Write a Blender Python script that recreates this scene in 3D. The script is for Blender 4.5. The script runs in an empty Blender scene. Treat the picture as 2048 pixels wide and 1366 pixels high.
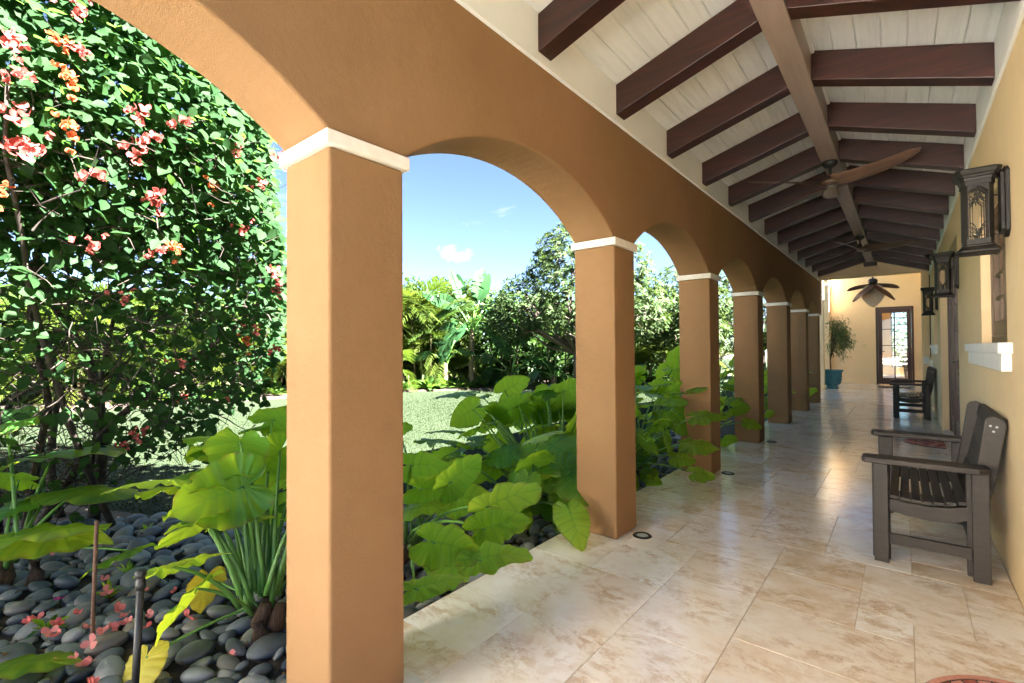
import bpy, bmesh, math, random
import numpy as np
from mathutils import Matrix, Vector
random.seed(11); rng = np.random.default_rng(11)
SC = bpy.context.scene; COL = SC.collection
PI = math.pi

# ------------------------------------------------------------------ camera
H = 1.28                                     # eye height
YAW, PITCH, ROLL, FPX = 0.6882, 0.0145, -0.0064, 952.2
_f = Vector((-math.sin(YAW), math.cos(YAW), 0)); _r = Vector((math.cos(YAW), math.sin(YAW), 0)); _u = Vector((0, 0, 1))
_f2 = _f*math.cos(PITCH)+_u*math.sin(PITCH); _u2 = _u*math.cos(PITCH)-_f*math.sin(PITCH)
_r3 = _r*math.cos(ROLL)+_u2*math.sin(ROLL); _u3 = _u2*math.cos(ROLL)-_r*math.sin(ROLL)
cd = bpy.data.cameras.new('camera'); cam = bpy.data.objects.new('camera', cd); COL.objects.link(cam)
M = Matrix((( _r3.x, _u3.x, -_f2.x, 0), (_r3.y, _u3.y, -_f2.y, 0), (_r3.z, _u3.z, -_f2.z, H), (0, 0, 0, 1)))
cam.matrix_world = M
cd.sensor_width = 36; cd.lens = FPX/2048*36; cd.clip_start = 0.05; cd.clip_end = 2000
SC.camera = cam

# ------------------------------------------------------------------ sky, sun, exposure
SUN_EL, SUN_AZ = math.radians(46), math.atan2(0.98, 0.17)   # azimuth clockwise from +Y
SKY_STRENGTH, SUN_STRENGTH, EXPOSURE = 0.06, 5.0, 4.95
w = bpy.data.worlds.new('World'); SC.world = w; w.use_nodes = True
nt = w.node_tree; nt.nodes.clear()
def N(t, typ, **kw):
    n = t.nodes.new(typ)
    for k, v in kw.items():
        if k.startswith('i_'): n.inputs[k[2:].replace('_', ' ')].default_value = v
        else: setattr(n, k, v)
    return n
sky = N(nt, 'ShaderNodeTexSky', sky_type='NISHITA', sun_disc=False, sun_elevation=SUN_EL, sun_rotation=SUN_AZ)
sky.altitude = 4500; sky.air_density = 1.0; sky.dust_density = 0.0; sky.ozone_density = 2.2
bg = N(nt, 'ShaderNodeBackground'); bg.inputs['Strength'].default_value = SKY_STRENGTH
# thin fair-weather clouds spread all round the sky
tc = N(nt, 'ShaderNodeTexCoord'); mp = N(nt, 'ShaderNodeMapping'); mp.inputs['Scale'].default_value = (2.2, 2.2, 7.0)
mp.inputs['Location'].default_value = (0.35, 0.2, 0.1)
nz = N(nt, 'ShaderNodeTexNoise'); nz.inputs['Scale'].default_value = 2.6; nz.inputs['Detail'].default_value = 6; nz.inputs['Roughness'].default_value = .55
cr = N(nt, 'ShaderNodeValToRGB'); cr.color_ramp.elements[0].position = .63; cr.color_ramp.elements[1].position = .8
mixc = N(nt, 'ShaderNodeMix', data_type='RGBA')
L = nt.links.new
L(tc.outputs['Generated'], mp.inputs['Vector']); L(mp.outputs[0], nz.inputs['Vector']); L(nz.outputs['Fac'], cr.inputs[0])
cm = N(nt, 'ShaderNodeMath', operation='MULTIPLY'); cm.inputs[1].default_value = .75
L(cr.outputs[0], cm.inputs[0])
puff = None                                   # a few small separate cumulus puffs low round the horizon
nz2 = N(nt, 'ShaderNodeTexNoise'); nz2.inputs['Scale'].default_value = 34; nz2.inputs['Detail'].default_value = 7; nz2.inputs['Roughness'].default_value = .62; L(tc.outputs['Generated'], nz2.inputs['Vector'])
for (dx, dy, dz, sz) in ((-.7117, .6751, .1943, 1.15), (.55, .80, .16, 1.5), (-.95, -.25, .18, 1.3), (.2, -.95, .22, 1.6), (-.2, .95, .28, 1.1), (.9, .35, .2, 1.4)):
    sb = N(nt, 'ShaderNodeVectorMath', operation='SUBTRACT'); L(tc.outputs['Generated'], sb.inputs[0]); sb.inputs[1].default_value = (dx, dy, dz)
    ml = N(nt, 'ShaderNodeVectorMath', operation='MULTIPLY'); L(sb.outputs[0], ml.inputs[0]); ml.inputs[1].default_value = (1/sz, 1/sz, 2.3/sz)
    ln_ = N(nt, 'ShaderNodeVectorMath', operation='LENGTH'); L(ml.outputs[0], ln_.inputs[0])
    mr = N(nt, 'ShaderNodeMapRange'); mr.inputs['From Min'].default_value = .012; mr.inputs['From Max'].default_value = .055; mr.inputs['To Min'].default_value = .75; mr.inputs['To Max'].default_value = 0; L(ln_.outputs['Value'], mr.inputs[0])
    if puff is None: puff = mr.outputs[0]
    else:
        mx_ = N(nt, 'ShaderNodeMath', operation='MAXIMUM'); L(puff, mx_.inputs[0]); L(mr.outputs[0], mx_.inputs[1]); puff = mx_.outputs[0]
pm = N(nt, 'ShaderNodeMath', operation='ADD'); L(puff, pm.inputs[0]); nzs = N(nt, 'ShaderNodeMath', operation='MULTIPLY'); nzs.inputs[1].default_value = 1.7; L(nz2.outputs['Fac'], nzs.inputs[0]); L(nzs.outputs[0], pm.inputs[1])
pr = N(nt, 'ShaderNodeMapRange'); pr.inputs['From Min'].default_value = 1.22; pr.inputs['From Max'].default_value = 1.75; L(pm.outputs[0], pr.inputs[0])
cmx = N(nt, 'ShaderNodeMath', operation='MAXIMUM'); L(cm.outputs[0], cmx.inputs[0]); L(pr.outputs[0], cmx.inputs[1]); L(cmx.outputs[0], mixc.inputs['Factor'])
tint = N(nt, 'ShaderNodeMix', data_type='RGBA', blend_type='MULTIPLY'); tint.inputs['Factor'].default_value = 1; tint.inputs['B'].default_value = (.26, .25, .235, 1)
L(sky.outputs[0], tint.inputs['A']); L(tint.outputs['Result'], mixc.inputs['A']); mixc.inputs['B'].default_value = (.85, .87, .92, 1)
out = N(nt, 'ShaderNodeOutputWorld'); L(mixc.outputs['Result'], bg.inputs['Color']); L(bg.outputs[0], out.inputs[0])

sl = bpy.data.lights.new('sun', 'SUN'); so = bpy.data.objects.new('sun', sl); COL.objects.link(so)
sl.energy = SUN_STRENGTH; sl.angle = math.radians(0.53); sl.color = (1, .97, .92)
sdir = Vector((math.cos(SUN_EL)*math.sin(SUN_AZ), math.cos(SUN_EL)*math.cos(SUN_AZ), math.sin(SUN_EL)))
so.rotation_euler = sdir.to_track_quat('Z', 'Y').to_euler(); so.location = (10, -10, 20)
SC.view_settings.view_transform = 'Standard'; SC.view_settings.look = 'None'
SC.view_settings.exposure = EXPOSURE; SC.view_settings.gamma = 1; SC.view_settings.use_curve_mapping = False
SC.render.engine = 'CYCLES'
SC.cycles.max_bounces = 10; SC.cycles.diffuse_bounces = 6; SC.cycles.glossy_bounces = 4; SC.cycles.transmission_bounces = 6
SC.cycles.transparent_max_bounces = 12; SC.cycles.use_denoising = True; SC.cycles.sample_clamp_indirect = 6
SC.cycles.caustics_reflective = False; SC.cycles.caustics_refractive = False

# ------------------------------------------------------------------ helpers
class MB:
    """collects simple solids and links them as one mesh object"""
    def __init__(s): s.v = []; s.f = []
    def add(s, vs, fs):
        o = len(s.v); s.v += [tuple(p) for p in vs]; s.f += [tuple(i+o for i in f) for f in fs]; return s
    def box(s, x0, x1, y0, y1, z0, z1, mat=None):
        vs = [(x0,y0,z0),(x1,y0,z0),(x1,y1,z0),(x0,y1,z0),(x0,y0,z1),(x1,y0,z1),(x1,y1,z1),(x0,y1,z1)]
        if mat is not None: vs = [tuple(mat @ Vector(p)) for p in vs]
        return s.add(vs, [(3,2,1,0),(4,5,6,7),(0,1,5,4),(1,2,6,5),(2,3,7,6),(3,0,4,7)])
    def prism(s, pts, axis, a, b):
        """closed 2D outline extruded along an axis: axis 'x' takes (y,z), 'y' takes (x,z), 'z' takes (x,y)"""
        def P(p, t): return {'x': (t, p[0], p[1]), 'y': (p[0], t, p[1]), 'z': (p[0], p[1], t)}[axis]
        n = len(pts); vs = [P(p, a) for p in pts]+[P(p, b) for p in pts]
        fs = [tuple(range(n)), tuple(range(2*n-1, n-1, -1))]+[(i, n+i, n+(i+1) % n, (i+1) % n) for i in range(n)]
        return s.add(vs, fs)
    def tube(s, path, r, n=6, cap=True):
        path = [Vector(p) for p in path]; k = len(path)
        rs = r if hasattr(r, '__len__') else [r]*k
        vs = []; ref = Vector((0, 0, 1))
        for i, p in enumerate(path):
            t = (path[min(i+1, k-1)]-path[max(i-1, 0)])
            t = t.normalized() if t.length > 1e-9 else Vector((0, 0, 1))
            a = t.cross(ref)
            if a.length < .05: a = t.cross(Vector((1, 0, 0)))
            a.normalize(); b = t.cross(a)
            for j in range(n):
                an = 2*PI*j/n; vs.append(p+(a*math.cos(an)+b*math.sin(an))*rs[i])
        fs = [(i*n+j, i*n+(j+1) % n, (i+1)*n+(j+1) % n, (i+1)*n+j) for i in range(k-1) for j in range(n)]
        if cap: fs += [tuple(range(n-1, -1, -1)), tuple((k-1)*n+j for j in range(n))]
        return s.add(vs, fs)
    def lathe(s, prof, n=20, c=(0, 0, 0)):
        vs = [(c[0]+r*math.cos(2*PI*j/n), c[1]+r*math.sin(2*PI*j/n), c[2]+z) for r, z in prof for j in range(n)]
        k = len(prof)
        fs = [(i*n+j, i*n+(j+1) % n, (i+1)*n+(j+1) % n, (i+1)*n+j) for i in range(k-1) for j in range(n)]
        return s.add(vs, fs)
    def mesh(s, name):
        m = bpy.data.meshes.new(name); m.from_pydata([tuple(p) for p in s.v], [], s.f); m.validate(); m.update()
        bm = bmesh.new(); bm.from_mesh(m); bmesh.ops.recalc_face_normals(bm, faces=bm.faces); bm.to_mesh(m); bm.free()
        return m
    def build(s, name, mat, parent=None, loc=None, smooth=False, bevel=0, seg=2):
        return link(name, s.mesh(name), mat, parent, loc, smooth, bevel, seg)

def link(name, me, mat, parent=None, loc=None, smooth=False, bevel=0, seg=2):
    if mat is not None and not me.materials: me.materials.append(mat)
    if smooth and len(me.polygons): me.polygons.foreach_set('use_smooth', [True]*len(me.polygons))
    o = bpy.data.objects.new(name, me); COL.objects.link(o)
    if parent is not None: o.parent = parent
    if loc is not None: o.location = loc
    if bevel:
        b = o.modifiers.new('bevel', 'BEVEL'); b.width = bevel; b.segments = seg; b.limit_method = 'ANGLE'; b.angle_limit = math.radians(35)
    return o
def tag(o, label=None, cat=None, group=None, kind=None):
    for k, v in (('label', label), ('category', cat), ('group', group), ('kind', kind)):
        if v: o[k] = v
    return o
def empty(name, loc=(0, 0, 0), rz=0):
    o = bpy.data.objects.new(name, None); COL.objects.link(o); o.location = loc; o.rotation_euler = (0, 0, rz); o.empty_display_size = .1
    return o
def copy_tree(o, parent=None, label=None):
    c = o.copy(); COL.objects.link(c)
    if parent is not None: c.parent = parent
    if label: c['label'] = label
    for ch in list(o.children): copy_tree(ch, c)
    return c
def np_mesh(name, V, F, attr=None):
    """V (n,3) and F (m,k) arrays to a mesh, quickly; attr: dict of per-vertex floats"""
    V = np.asarray(V, np.float32); F = np.asarray(F, np.int32); k = F.shape[1]
    m = bpy.data.meshes.new(name); m.vertices.add(len(V)); m.vertices.foreach_set('co', V.ravel())
    m.loops.add(F.size); m.loops.foreach_set('vertex_index', F.ravel())
    m.polygons.add(len(F)); m.polygons.foreach_set('loop_start', np.arange(0, F.size, k, dtype=np.int32))
    for a, d in (attr or {}).items():
        at = m.attributes.new(a, 'FLOAT', 'POINT'); at.data.foreach_set('value', np.asarray(d, np.float32))
    m.update(calc_edges=True); return m
def scatter(V, F, R, T, extra=None):
    """copies one small mesh (V,F) by rotation-scale matrices R (n,3,3) and offsets T (n,3) into arrays"""
    V = np.asarray(V, float); F = np.asarray(F, int); n = len(T)
    VV = np.einsum('nij,kj->nki', R, V)+T[:, None, :]
    FF = F[None]+(np.arange(n)*len(V))[:, None, None]
    return VV.reshape(-1, 3), FF.reshape(-1, F.shape[1])
def frames(t, nrm):
    """orthonormal frames with Y along t and Z near nrm; columns x,y,z"""
    t = t/np.linalg.norm(t, axis=1, keepdims=True)
    x = np.cross(t, nrm); x /= np.linalg.norm(x, axis=1, keepdims=True)+1e-9
    z = np.cross(x, t)
    return np.stack([x, t, z], axis=2)

# ------------------------------------------------------------------ materials
def newmat(name):
    m = bpy.data.materials.new(name); m.use_nodes = True; t = m.node_tree
    return m, t, t.nodes['Principled BSDF'], t.nodes['Material Output']
def ramp(t, fac, stops):
    r = N(t, 'ShaderNodeValToRGB'); e = r.color_ramp.elements
    e[0].position = stops[0][0]; e[0].color = (*stops[0][1], 1)
    e[1].position = stops[-1][0]; e[1].color = (*stops[-1][1], 1)
    for p, c in stops[1:-1]: e.new(p).color = (*c, 1)
    t.links.new(fac, r.inputs[0]); return r.outputs[0]
def noise(t, scale, detail=4, vec=None, rough=.55, stretch=None, coord='Object'):
    n = N(t, 'ShaderNodeTexNoise'); n.inputs['Scale'].default_value = scale; n.inputs['Detail'].default_value = detail; n.inputs['Roughness'].default_value = rough
    c = N(t, 'ShaderNodeTexCoord'); src = vec or c.outputs[coord]
    if stretch:
        m = N(t, 'ShaderNodeMapping'); m.inputs['Scale'].default_value = stretch; t.links.new(src, m.inputs['Vector']); src = m.outputs[0]
    t.links.new(src, n.inputs['Vector']); return n.outputs['Fac']
def bump(t, b, h, strength, dist=.01):
    n = N(t, 'ShaderNodeBump'); n.inputs['Strength'].default_value = strength; n.inputs['Distance'].default_value = dist
    t.links.new(h, n.inputs['Height']); t.links.new(n.outputs[0], b.inputs['Normal']); return n
def mixrgb(t, fac, a, b, mode='MIX'):
    m = N(t, 'ShaderNodeMix', data_type='RGBA', blend_type=mode)
    for k, v in (('Factor', fac), ('A', a), ('B', b)):
        if isinstance(v, (int, float)): m.inputs[k].default_value = v
        elif isinstance(v, tuple): m.inputs[k].default_value = (*v, 1)
        else: t.links.new(v, m.inputs[k])
    return m.outputs['Result']
def simple(name, c1, c2=None, scale=8, rough=.6, bmp=0, bscale=80, metal=0, stretch=None, spec=.5, dist=.004, world=False):
    m, t, b, o = newmat(name); co = 'Object'
    if c2:
        t.links.new(ramp(t, noise(t, scale, 5, stretch=stretch, coord=co), [(.3, c1), (.72, c2)]), b.inputs['Base Color'])
    else: b.inputs['Base Color'].default_value = (*c1, 1)
    b.inputs['Roughness'].default_value = rough; b.inputs['Metallic'].default_value = metal; b.inputs['Specular IOR Level'].default_value = spec
    if bmp: bump(t, b, noise(t, bscale, 4, stretch=stretch, coord=co), bmp, dist)
    return m
def stucco(name, c1, c2):
    m, t, b, o = newmat(name)
    a = noise(t, 1.3, 5); f = noise(t, 9, 6)
    col = ramp(t, a, [(.3, c1), (.7, c2)])
    col = mixrgb(t, mixv(t, f, .45), col, tuple(x*.80 for x in c1))
    st = ramp(t, noise(t, 2.2, 7, rough=.7, stretch=(1, 1, .45)), [(.58, (0, 0, 0)), (.75, (1, 1, 1))]); col = mixrgb(t, mixv(t, st, .16), col, tuple(x*.6 for x in c1))
    sp = ramp(t, noise(t, 48, 2), [(.78, (0, 0, 0)), (.80, (1, 1, 1))]); col = mixrgb(t, mixv(t, sp, .35), col, tuple(x*.35 for x in c1))
    t.links.new(col, b.inputs['Base Color']); b.inputs['Roughness'].default_value = .85; b.inputs['Specular IOR Level'].default_value = .25
    h = N(t, 'ShaderNodeMath', operation='ADD'); t.links.new(noise(t, 260, 3), h.inputs[0]); t.links.new(noise(t, 34, 4), h.inputs[1])
    ha = N(t, 'ShaderNodeMath', operation='ADD'); t.links.new(h.outputs[0], ha.inputs[0]); t.links.new(mixv(t, noise(t, 11, 5), 1.5), ha.inputs[1])
    bump(t, b, ha.outputs[0], .38, .006); return m
def mixv(t, v, k):
    m = N(t, 'ShaderNodeMath', operation='MULTIPLY'); t.links.new(v, m.inputs[0]); m.inputs[1].default_value = k; return m.outputs[0]
def leafmat(name, base, base2, trans, tw=.45, rough=.38, vein=False, spec=.45, rnd='obj', var=.35):
    """two-sided leaf: gloss on top, light passing through"""
    m, t, b, o = newmat(name)
    if rnd == 'obj': rv = N(t, 'ShaderNodeObjectInfo').outputs['Random']
    else:
        a = N(t, 'ShaderNodeAttribute'); a.attribute_name = 'rnd'; rv = a.outputs['Fac']
    col = mixrgb(t, rv, base, base2)
    tcol = mixrgb(t, mixv(t, rv, var), tuple(x*.8 for x in trans), tuple(x*1.5 if i == 0 else x*.95 for i, x in enumerate(trans)))
    if vein:
        a = N(t, 'ShaderNodeAttribute'); a.attribute_name = 'vein'
        p = N(t, 'ShaderNodeMath', operation='POWER'); t.links.new(a.outputs['Fac'], p.inputs[0]); p.inputs[1].default_value = 3.2
        col = mixrgb(t, mixv(t, p.outputs[0], .55), col, tuple(min(1, x*2.2) for x in base2))
        tcol = mixrgb(t, mixv(t, p.outputs[0], .74), tcol, tuple(x*.30 for x in trans))
        h = noise(t, 14, 4); col = mixrgb(t, mixv(t, h, .3), col, tuple(x*.7 for x in base))
        e = N(t, 'ShaderNodeAttribute'); e.attribute_name = 'edge'
        eg = N(t, 'ShaderNodeMath', operation='MULTIPLY'); t.links.new(e.outputs['Fac'], eg.inputs[0]); t.links.new(ramp(t, noise(t, 5, 5), [(.44, (0, 0, 0)), (.56, (1, 1, 1))]), eg.inputs[1])
        col = mixrgb(t, mixv(t, eg.outputs[0], .8), col, (.22, .15, .04)); tcol = mixrgb(t, mixv(t, eg.outputs[0], .8), tcol, (.3, .2, .04))
        h2 = noise(t, 3.5, 5); tcol = mixrgb(t, mixv(t, h2, .55), tcol, tuple(x*.55 for x in trans))
    t.links.new(col, b.inputs['Base Color']); b.inputs['Roughness'].default_value = rough; b.inputs['Specular IOR Level'].default_value = spec
    tr = N(t, 'ShaderNodeBsdfTranslucent'); t.links.new(tcol, tr.inputs['Color'])
    mx = N(t, 'ShaderNodeMixShader'); mx.inputs[0].default_value = tw
    t.links.new(b.outputs[0], mx.inputs[1]); t.links.new(tr.outputs[0], mx.inputs[2]); t.links.new(mx.outputs[0], o.inputs['Surface'])
    return m
def glassmat(name, tint=(.9, .95, .93), fac=.25):
    m, t, b, o = newmat(name); t.nodes.remove(b)
    tr = N(t, 'ShaderNodeBsdfTransparent'); tr.inputs['Color'].default_value = (*tint, 1)
    gl = N(t, 'ShaderNodeBsdfGlossy'); gl.inputs['Roughness'].default_value = .02; gl.inputs['Color'].default_value = (.9, .9, .9, 1)
    fr = N(t, 'ShaderNodeFresnel'); fr.inputs[0].default_value = 1.5
    mx = N(t, 'ShaderNodeMixShader'); ad = N(t, 'ShaderNodeMath', operation='ADD'); ad.inputs[1].default_value = fac*.15; ad.use_clamp = True
    t.links.new(fr.outputs[0], ad.inputs[0]); t.links.new(ad.outputs[0], mx.inputs[0]); t.links.new(tr.outputs[0], mx.inputs[1]); t.links.new(gl.outputs[0], mx.inputs[2])
    t.links.new(mx.outputs[0], o.inputs['Surface']); return m
def woodmat(name, c1, c2, c3, rough=.4, axis='x', scale=3.0, spec=.5, bmp=.15):
    st = {'x': (.6, 9, 9), 'y': (9, .6, 9), 'z': (9, 9, .6)}[axis]
    m, t, b, o = newmat(name)
    oi = N(t, 'ShaderNodeObjectInfo'); tcn = N(t, 'ShaderNodeTexCoord'); ad = N(t, 'ShaderNodeVectorMath', operation='ADD')
    sc = N(t, 'ShaderNodeVectorMath', operation='SCALE'); sc.inputs['Scale'].default_value = 7.3
    cx = N(t, 'ShaderNodeCombineXYZ')
    for i in range(3): t.links.new(oi.outputs['Random'], cx.inputs[i])
    t.links.new(cx.outputs[0], sc.inputs[0]); t.links.new(tcn.outputs['Object'], ad.inputs[0]); t.links.new(sc.outputs[0], ad.inputs[1])
    n1 = noise(t, scale, 7, ad.outputs[0], .62, st); n2 = noise(t, scale*6, 4, ad.outputs[0], .6, st)
    col = ramp(t, n1, [(.25, c1), (.5, c2), (.75, c3)])
    col = mixrgb(t, mixv(t, n2, .5), col, c1)
    t.links.new(col, b.inputs['Base Color']); b.inputs['Roughness'].default_value = rough; b.inputs['Specular IOR Level'].default_value = spec
    bump(t, b, n2, bmp, .003); return m

M = {}
M['stucco'] = stucco('stucco_dark_tone', (.27, .15, .068), (.32, .182, .088))  # same paint as the house wall, darkened in colour to balance the light
M['wall'] = stucco('stucco_lit_tone', (.86, .65, .38), (.90, .70, .43))  # same paint as the arcade, lightened in colour to stand in for light
M['capstone'] = simple('cast_stone', (.74, .68, .60), (.84, .79, .72), 22, .75, .3, 160, spec=.3)
M['white'] = simple('white_paint', (.74, .74, .73), (.8, .8, .79), 6, .55, .1, 90)
M['frieze'] = simple('frieze_paint', (.79, .81, .82), (.84, .86, .87), 5, .6, .1, 60)
M['plank'] = woodmat('whitewashed_plank', (.62, .635, .64), (.78, .80, .81), (.84, .86, .87), .55, 'y', 3.5, .4, .2)
M['rafter'] = woodmat('mahogany_rafter', (.010, .004, .003), (.040, .0095, .006), (.085, .02, .010), .42, 'x', 3.2, .5, .15)
M['ridge'] = woodmat('ridge_beam_wood', (.24, .175, .14), (.31, .23, .185), (.37, .28, .23), .36, 'y', 3, .5, .12)
M['door'] = woodmat('door_wood', (.03, .011, .007), (.06, .02, .012), (.085, .03, .018), .35, 'z', 3, .5, .1)
M['brownframe'] = woodmat('window_wood', (.10, .06, .035), (.15, .09, .05), (.19, .12, .07), .42, 'z', 3, .45, .1)
M['fan'] = woodmat('fan_walnut', (.085, .045, .027), (.16, .09, .056), (.23, .14, .09), .32, 'x', 4, .5, .08)
M['fanleaf'] = woodmat('fan_leaf_weave', (.06, .022, .012), (.10, .038, .02), (.13, .05, .028), .6, 'y', 8, .3, .3)
M['litleaf'] = woodmat('lit_leaf_weave', (.40, .30, .18), (.52, .40, .26), (.6, .48, .33), .6, 'y', 8, .3, .3)  # paler copy of the fan weave: light on one blade put into colour
M['bench'] = simple('dark_resin_lumber', (.023, .018, .0155), (.036, .0285, .0245), 6, .5, .25, 70, stretch=(1, 1, 8), spec=.45)
M['iron'] = simple('aged_bronze', (.006, .0055, .005), (.016, .013, .010), 30, .55, .3, 120, metal=.15, spec=.5)
M['black'] = simple('black_metal', (.012, .012, .012), (.02, .02, .02), 20, .45, .1, 90)
M['rust'] = simple('rusty_rod', (.10, .045, .025), (.17, .085, .05), 40, .8, .4, 90)
M['glass'] = glassmat('clear_glass'); M['lampglass'] = glassmat('lamp_glass', (.98, .98, .98), .1)
M['pot'] = simple('blue_glaze', (.012, .13, .20), (.03, .22, .30), 7, .22, .15, 40, stretch=(3, 3, .8))
M['terracotta'] = simple('red_pot', (.20, .022, .012), (.26, .035, .02), 9, .6)
M['soil'] = simple('soil', (.035, .026, .02), (.09, .07, .055), 14, .95, .8, 60)
M['mulch'] = simple('mulch', (.035, .022, .017), (.095, .065, .05), 30, .95, .9, 70, dist=.02)
M['outlet'] = simple('outlet_plastic', (.78, .77, .72), rough=.4); M['cream'] = simple('cream_plastic', (.72, .6, .34), rough=.4)
M['steel'] = simple('fixture_steel', (.30, .31, .31), (.4, .41, .41), 30, .35, .1, 80, metal=.8)
M['lens'] = simple('frosted_lens', (.45, .5, .5), (.55, .6, .6), 25, .2, .2, 70)
M['stalk'] = simple('green_stalk', (.055, .16, .03), (.15, .30, .06), 5, .4, .1, 30, stretch=(1, 1, .3))
M['fibre'] = simple('brown_fibre', (.07, .035, .02), (.16, .09, .05), 18, .9, .8, 60, stretch=(4, 4, .6), dist=.015)
M['bark'] = simple('grey_bark', (.045, .033, .025), (.11, .085, .062), 9, .9, .8, 40, stretch=(3, 3, .6), dist=.02)
M['twig'] = simple('brown_twig', (.016, .011, .008), (.045, .032, .023), 14, .9)
M['palmtrunk'] = simple('palm_trunk', (.05, .045, .016), (.11, .08, .04), 5, .75, .5, 20, stretch=(.5, .5, 5))
M['ear'] = leafmat('elephant_ear_leaf', (.030, .16, .028), (.115, .33, .045), (.72, 1.0, .05), .62, .29, True)
M['earold'] = leafmat('yellow_dead_leaf', (.55, .45, .04), (.6, .5, .05), (.75, .65, .05), .4, .5, True)
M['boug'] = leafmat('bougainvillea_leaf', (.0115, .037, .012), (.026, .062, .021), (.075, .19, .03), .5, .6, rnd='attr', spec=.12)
M['bougo'] = leafmat('bougainvillea_leaf_single', (.0115, .037, .012), (.026, .062, .021), (.075, .19, .03), .5, .6, spec=.12)
M['bract'] = leafmat('coral_bract', (.32, .06, .052), (.34, .105, .092), (.4, .14, .11), .3, .6, spec=.1)
M['bracta'] = leafmat('orange_bract', (0.399, 0.0902, 0.0285), (0.4275, 0.1235, 0.0522), (0.54, 0.216, 0.084), .3, .6, spec=.15)
M['petal'] = leafmat('fallen_petal', (.75, .12, .12), (.80, .30, .28), (.8, .3, .25), .25, .6)
M['magenta'] = leafmat('magenta_petal', (.6, .02, .25), (.65, .03, .3), (.7, .05, .3), .25, .6)
M['frond'] = leafmat('areca_frond', (0.0275, 0.0562, 0.01), (0.0625, 0.0825, 0.0125), (0.112, 0.192, 0.0192), .3, .5, spec=.15)
M['frondshade'] = leafmat('shaded_palm_frond', (0.0175, 0.0525, 0.0137), (0.0325, 0.075, 0.0187), (0.08, 0.192, 0.024), .3, .5, spec=.2)  # darker frond copy: shade under the trees put into the colour
M['paddle'] = leafmat('bird_of_paradise_leaf', (0.025, 0.0775, 0.0275), (0.0425, 0.1063, 0.0375), (0.096, 0.24, 0.048), .25, .38, spec=.25)
M['loquat'] = leafmat('loquat_leaf', (0.0225, 0.0475, 0.0163), (0.055, 0.0775, 0.03), (0.08, 0.144, 0.0256), .2, .6, rnd='attr', spec=.09)
M['hedge'] = leafmat('hedge_leaf', (0.015, 0.04, 0.01), (0.035, 0.065, 0.0137), (0.08, 0.16, 0.0192), .25, .5, rnd='attr', spec=.15)
M['cover'] = leafmat('ground_cover_leaf', (0.0325, 0.0875, 0.0175), (0.0625, 0.125, 0.0275), (0.128, 0.272, 0.032), .3, .5, spec=.15)
M['bromeliad'] = leafmat('pale_strap_leaf', (0.125, 0.1313, 0.0625), (0.1625, 0.1625, 0.0875), (0.24, 0.24, 0.128), .3, .5, spec=.15)
M['olive'] = leafmat('bottlebrush_leaf', (.08, .14, .05), (.13, .19, .07), (.2, .3, .06), .3, .45, rnd='attr')
M['grassblade'] = leafmat('grass_blade', (.013, .023, .008), (.023, .033, .013), (.03, .05, .012), .3, .65, rnd='attr', spec=.06)

# ================================================================== the large structure
XC, XO, XW = -1.49, -1.80, 0.434            # arcade inner face, arcade outer face, house wall
YA, YB = -2.6, .5                           # the arcade starts behind the camera, the roofed porch just in front of it
COLS = [-1.20, .845, 2.896, 4.928, 6.969, 9.026, 11.019, 12.70]
CW, SPR, RISE, TOP = .311, 2.022, .303, 3.06

# ---- ground
g = MB().box(-150, 120, -150, 150, -.6, -.16).build('ground', M['soil']); tag(g, kind='structure')
# ---- lawn: a gently uneven sheet
def lawn_mesh():
    xs = np.concatenate([np.linspace(-60, -16, 12), np.linspace(-15, -3.1, 60)]); ys = np.concatenate([np.linspace(-30, -3, 10), np.linspace(-2, 26, 70), np.linspace(28, 60, 8)])
    X, Y = np.meshgrid(xs, ys, indexing='ij'); Z = -.115+.012*np.sin(X*1.3+Y*.7)+.01*np.sin(Y*1.9)
    nx, ny = X.shape; idx = np.arange(nx*ny).reshape(nx, ny)
    F = np.stack([idx[:-1, :-1], idx[1:, :-1], idx[1:, 1:], idx[:-1, 1:]], -1).reshape(-1, 4)
    return np_mesh('lawn', np.stack([X, Y, Z], -1).reshape(-1, 3), F)
m, t, b, o = newmat('lawn_turf')
c = ramp(t, noise(t, 45, 6), [(.25, (.011, .018, .008)), (.5, (.016, .024, .011)), (.8, (.022, .030, .015))])
c = mixrgb(t, mixv(t, noise(t, .9, 4), .5), c, (.019, .028, .013))
c = mixrgb(t, mixv(t, ramp(t, noise(t, 4, 5), [(.5, (0, 0, 0)), (.75, (1, 1, 1))]), .35), c, (.027, .030, .016))
t.links.new(c, b.inputs['Base Color']); b.inputs['Roughness'].default_value = .9; b.inputs['Specular IOR Level'].default_value = .15
bump(t, b, noise(t, 90, 5), .4, .02); M['lawn'] = m
tag(link('lawn', lawn_mesh(), M['lawn'], smooth=True), kind='structure')
# ---- pebble bed soil and mulch bed along the far hedge
bed = MB().prism([(-1.8, YA), (-1.8, 13.2), (-2.95, 13.2), (-3.0, 8), (-3.05, 3.4), (-3.4, 2.6), (-4.0, 1.7), (-4.9, 1.15), (-6.2, .6), (-6.2, YA)], 'z', -.3, -.092)
tag(bed.build('planting_bed', M['soil']), kind='structure')
EDGE = [(-15.5, -8), (-15.2, -2), (-14.6, 3), (-14.0, 6), (-12.7, 9.6), (-10.9, 12), (-8.8, 15), (-7.2, 19), (-6.4, 26)]
mb = MB().prism(EDGE+[(-30, 30), (-30, -8)], 'z', -.3, -.075)
tag(mb.build('mulch_bed', M['mulch']), kind='structure')

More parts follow.
